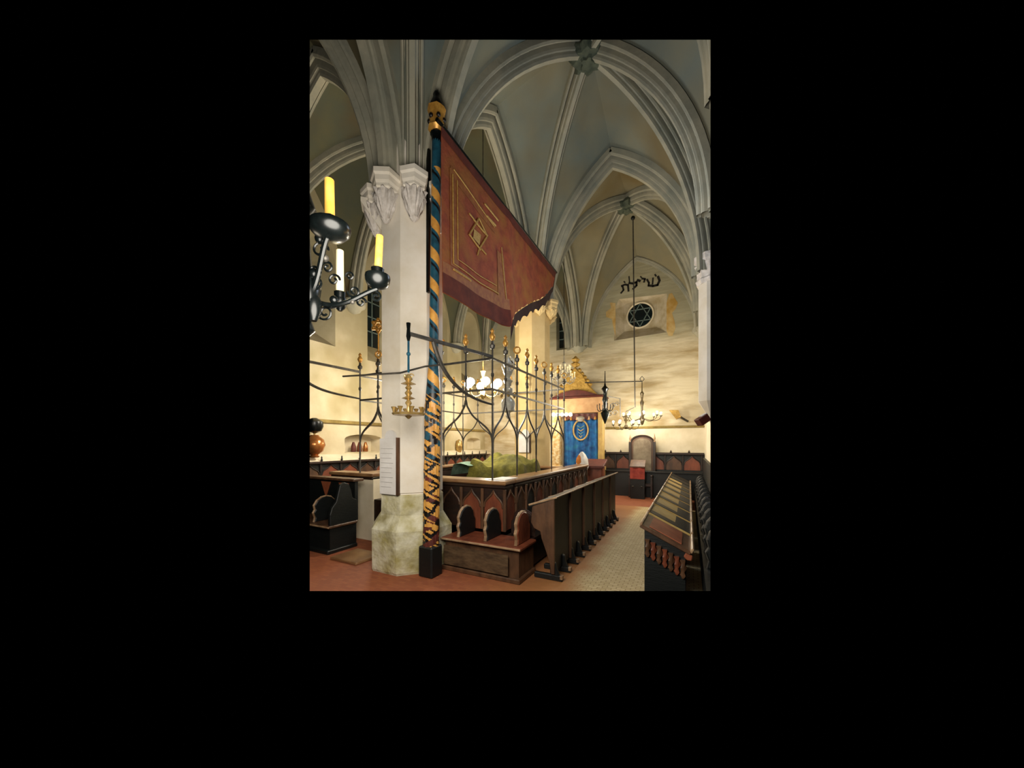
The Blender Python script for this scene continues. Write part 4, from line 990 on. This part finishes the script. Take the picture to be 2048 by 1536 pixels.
# grille lantern between the two lamps
q0 = W(1218, 795, 12.0)
lg = thing('iron_grille_lamp', 'scrolled iron lamp frame between the pointed lamp and the chandelier', 'lamp', q0)
MB().tube([W(1217, 793, 12), W(1240, 797, 12), W(1241, 834, 12)], .018, 6).build('frame', M['iron'], lg)
for (px, py, r_) in ((1226, 812, .12), (1230, 826, .10), (1220, 828, .10), (1234, 808, .08)):
    MB().tube(scroll(W(px, py, 12), R, r_, 1.2), .013, 5).build('scroll', M['iron'], lg, smooth=True)
# silver lamp in the cage
q = W(1016, 790, 7.0); zz = lambda py: W(1016, py, 7.0).z
sl = thing('hanging_lamp', 'tall silver hanging lamp with a crown top inside the iron railing', 'lamp', q)
mb = MB(); mb.lathe((q.x, q.y, 0), [(.01, zz(838)), (.05, zz(832)), (.03, zz(826)), (.13, zz(822)), (.15, zz(808)), (.12, zz(800)), (.04, zz(792)), (.09, zz(785)), (.10, zz(778)), (.04, zz(774)), (.06, zz(768)), (.10, zz(762)), (.03, zz(756)), (.08, zz(748)), (.10, zz(744)), (.06, zz(736)), (.10, zz(728)), (.04, zz(716))], 18, mod=lambda a, z: 1+.06*math.sin(8*a)); mb.build('lamp_body', M['silver'], sl, smooth=True)
for k in range(6):
    a = PI/3*k; d = Vector((math.cos(a), math.sin(a), 0))
    MB().tube(bez(Vector((q.x, q.y, zz(742))), Vector((q.x, q.y, zz(745)))+d*.2, Vector((q.x, q.y, zz(725)))+d*.16, Vector((q.x, q.y, zz(712)))+d*.05, 8), .011, 6).build('crown_arm', M['silver'], sl, smooth=True)
    MB().lathe(Vector((q.x, q.y, zz(790)))+d*.15, [(.01, -.06), (.03, -.03), (.035, .02), (.01, .05)], 8).build('oil_cup', M['brass'], sl, smooth=True)
MB().tube([(q.x, q.y, zz(716)), (-2.95, q.y, 3.44), (-2.95, q.y, 3.46)], .01, 5).build('hanger', M['iron'], sl)
# white crystal lamps before the ark
q = W(1128, 760, 11.3)
cr = chandelier(q, 'pale crystal chandelier with many white candles left of the ark gable', 'lit chandeliers', .34, .8, 8, M['silver'], M['candle_white'], .03, 2, (q.x, q.y, 9.3), M['iron'], .14)
lr = MB().bar(W(1103, 826, 13.75), W(1146, 826, 13.75), .03).build('lamp_bar', M['brass'], ark)
for k in range(5): MB().ball(W(1107+8.5*k, 829, 13.6), .075, 10, 7).build('globe', M['bulb'], lr, smooth=True)
# small sconce on the back wall
q0, q1 = onY(1376, 843, YE-.1), onY(1345, 825, YE-.5)
sn = thing('wall_sconce', 'brown wooden wall bracket tilted on the right end of the back wall', 'sconce', q0)
MB().bar(q0, q1.lerp(q0, .35), .06).build('bracket_arm', M['iron'], sn)
MB().prism([onY(x, y, YE-.55) for x, y in ((1338, 820), (1357, 820), (1362, 834), (1352, 838))], (0, 1, 0), .3).build('shade', M['ochre'], sn)
# north wall: hand-washing vessels, wall reflector
q = onX(629, 882, XN+.30); q.z = 1.64
cp = thing('copper_urn', 'round shiny copper urn on the wall ledge at the left edge of the photo', 'urn', q)
mb = MB(); mb.lathe(q, [(.1, 0), (.12, .03), (.08, .06), (.20, .16), (.255, .32), (.22, .46), (.12, .54), (.09, .58)], 20); mb.build('urn_body', M['copper'], cp, smooth=True)
q2 = onX(629, 852, XN+.30)
dk = thing('dark_vessel', 'dark round cistern fixed to the wall above the copper urn', 'vessel', q2)
mb = MB(); mb.lathe((q2.x, q2.y, q2.z-.19), [(.03, 0), (.16, .06), (.21, .18), (.2, .3), (.12, .36), (.05, .4)], 18); mb.build('cistern_body', M['iron_black'], dk, smooth=True)
MB().lathe((q2.x, q2.y, q2.z-.23), [(.02, 0), (.03, .06)], 8).build('tap', M['brass'], dk)
q = onX(918, 892, XN+.1)
rf = MB(); rf.lathe(q, [(.01, -.3), (.1, -.26), (.16, -.1), (.165, .05), (.12, .22), (.01, .29)], 18); tag(rf.build('brass_reflector', M['brass'], smooth=True), 'oval polished brass reflector on the wall beside the small niche', 'reflector')
for k, (px, py, c_) in enumerate(((707, 890, M['maroon']), (719, 886, M['wood_red']), (731, 891, M['copper']))):
    q = onX(px, py, XN-.22); q.z = 1.745
    o = MB().lathe(q, [(.07, 0), (.08, .02), (.075, .16), (.05, .24), (.03, .3)], 10).build('niche_jar', c_, smooth=True); tag(o, ['maroon jar standing in the wall niche, next to the dark corner', 'tall red-brown jar in the middle of the wall niche group', 'copper-coloured jar standing in the wall niche, towards the pillar'][k], 'jar', 'jars in the wall niche')
# lantern and things at the right respond
q = W(1404, 838, 7.4)
ln = thing('wall_box', 'dark brown box with a pale top fixed below the pale wall shaft', 'box', q)
MB().bar(W(1396, 846, 7.4), W(1414, 834, 7.4), .20, .16).build('box_body', M['maroon'], ln, bevel=.01)
MB().bar(W(1402, 834, 7.4), W(1412, 828, 7.4), .12, .05).build('pale_lid', M['white'], ln)

# ------------------------------------------------------------------ lights
def point(loc, e, col, r=.15):
    l = bpy.data.lights.new('point_light', 'POINT'); l.energy = e; l.color = lin(col); l.shadow_soft_size = r
    o = bpy.data.objects.new('point_light', l); COL.objects.link(o); o.location = loc; return o
WARM = (255, 243, 220); COOL = (216, 230, 250)
point((-4.3, 7.0, 3.5), 380, WARM, .3)            # bimah chandelier
point((-1.6, 11.6, 3.1), 210, WARM, .25); point((-1.7, 13.5, 2.75), 75, WARM, .2)         # east chandelier
point((-4.9, 12.3, 3.4), 90, WARM, .25)          # lamps at the ark
point((-6.9, 6.4, 3.2), 260, WARM, .3)            # added fill for the north aisle, no fitting there
point((-6.9, 11.9, 3.2), 240, WARM, .3)  # second added fill, farther along the north aisle
point((-1.6, 1.4, 2.9), 620, (255, 246, 232), .9)  # added light for the near pillar, apart from the black chandelier
point((-1.2, 6.6, 5.4), 120, COOL, .6)            # added cool fill to tint the vault, no window there
point((-5.6, 2.2, 2.6), 40, (255, 236, 206), .4)  # weak added fill for the north-west bay
w = bpy.data.worlds.new('world'); sc.world = w; w.use_nodes = True
w.node_tree.nodes['Background'].inputs[0].default_value = (0, 0, 0, 1)
w.node_tree.nodes['Background'].inputs[1].default_value = 0

# ------------------------------------------------------------------ the model ends where the photograph's view of the hall ends
bpy.context.view_layer.update()
EDGE = (619.5, 1421.0, 79.5, 1182.0)
planes = [(R-V*((EDGE[0]-PX0)/F)), (V*((EDGE[1]-PX0)/F)-R), (V*((PY0-EDGE[2])/F)-U), (U-V*((PY0-EDGE[3])/F))]
def depth(o):
    n = 0
    while o.parent: n += 1; o = o.parent
    return n
for o in sorted([o for o in COL.objects if o.type == 'MESH'], key=lambda o: -depth(o)):
    mw = o.matrix_world; pts = [mw @ v.co - CAM for v in o.data.vertices]
    dead = False; cut = []
    for n in planes:
        d = [p.dot(n) for p in pts]
        if max(d) <= 0: dead = True
        elif min(d) < 0: cut.append(n)
    if dead:
        for ch in [c for c in COL.objects if c.parent == o]: ch.parent = o.parent
        bpy.data.objects.remove(o); continue
    if cut:
        if o.data.users > 1: o.data = o.data.copy()
        bm = bmesh.new(); bm.from_mesh(o.data); inv = mw.inverted(); rot = mw.to_3x3().inverted()
        for n in cut:
            bmesh.ops.bisect_plane(bm, geom=bm.verts[:]+bm.edges[:]+bm.faces[:], dist=1e-6, plane_co=inv @ CAM, plane_no=(rot @ n).normalized(), clear_inner=True)
        empty = not bm.faces
        bm.to_mesh(o.data); bm.free()
        if empty:
            for ch in [c for c in COL.objects if c.parent == o]: ch.parent = o.parent
            bpy.data.objects.remove(o)
for o in [o for o in COL.objects if o.type == 'EMPTY']:
    if not [c for c in COL.objects if c.parent == o]: bpy.data.objects.remove(o)
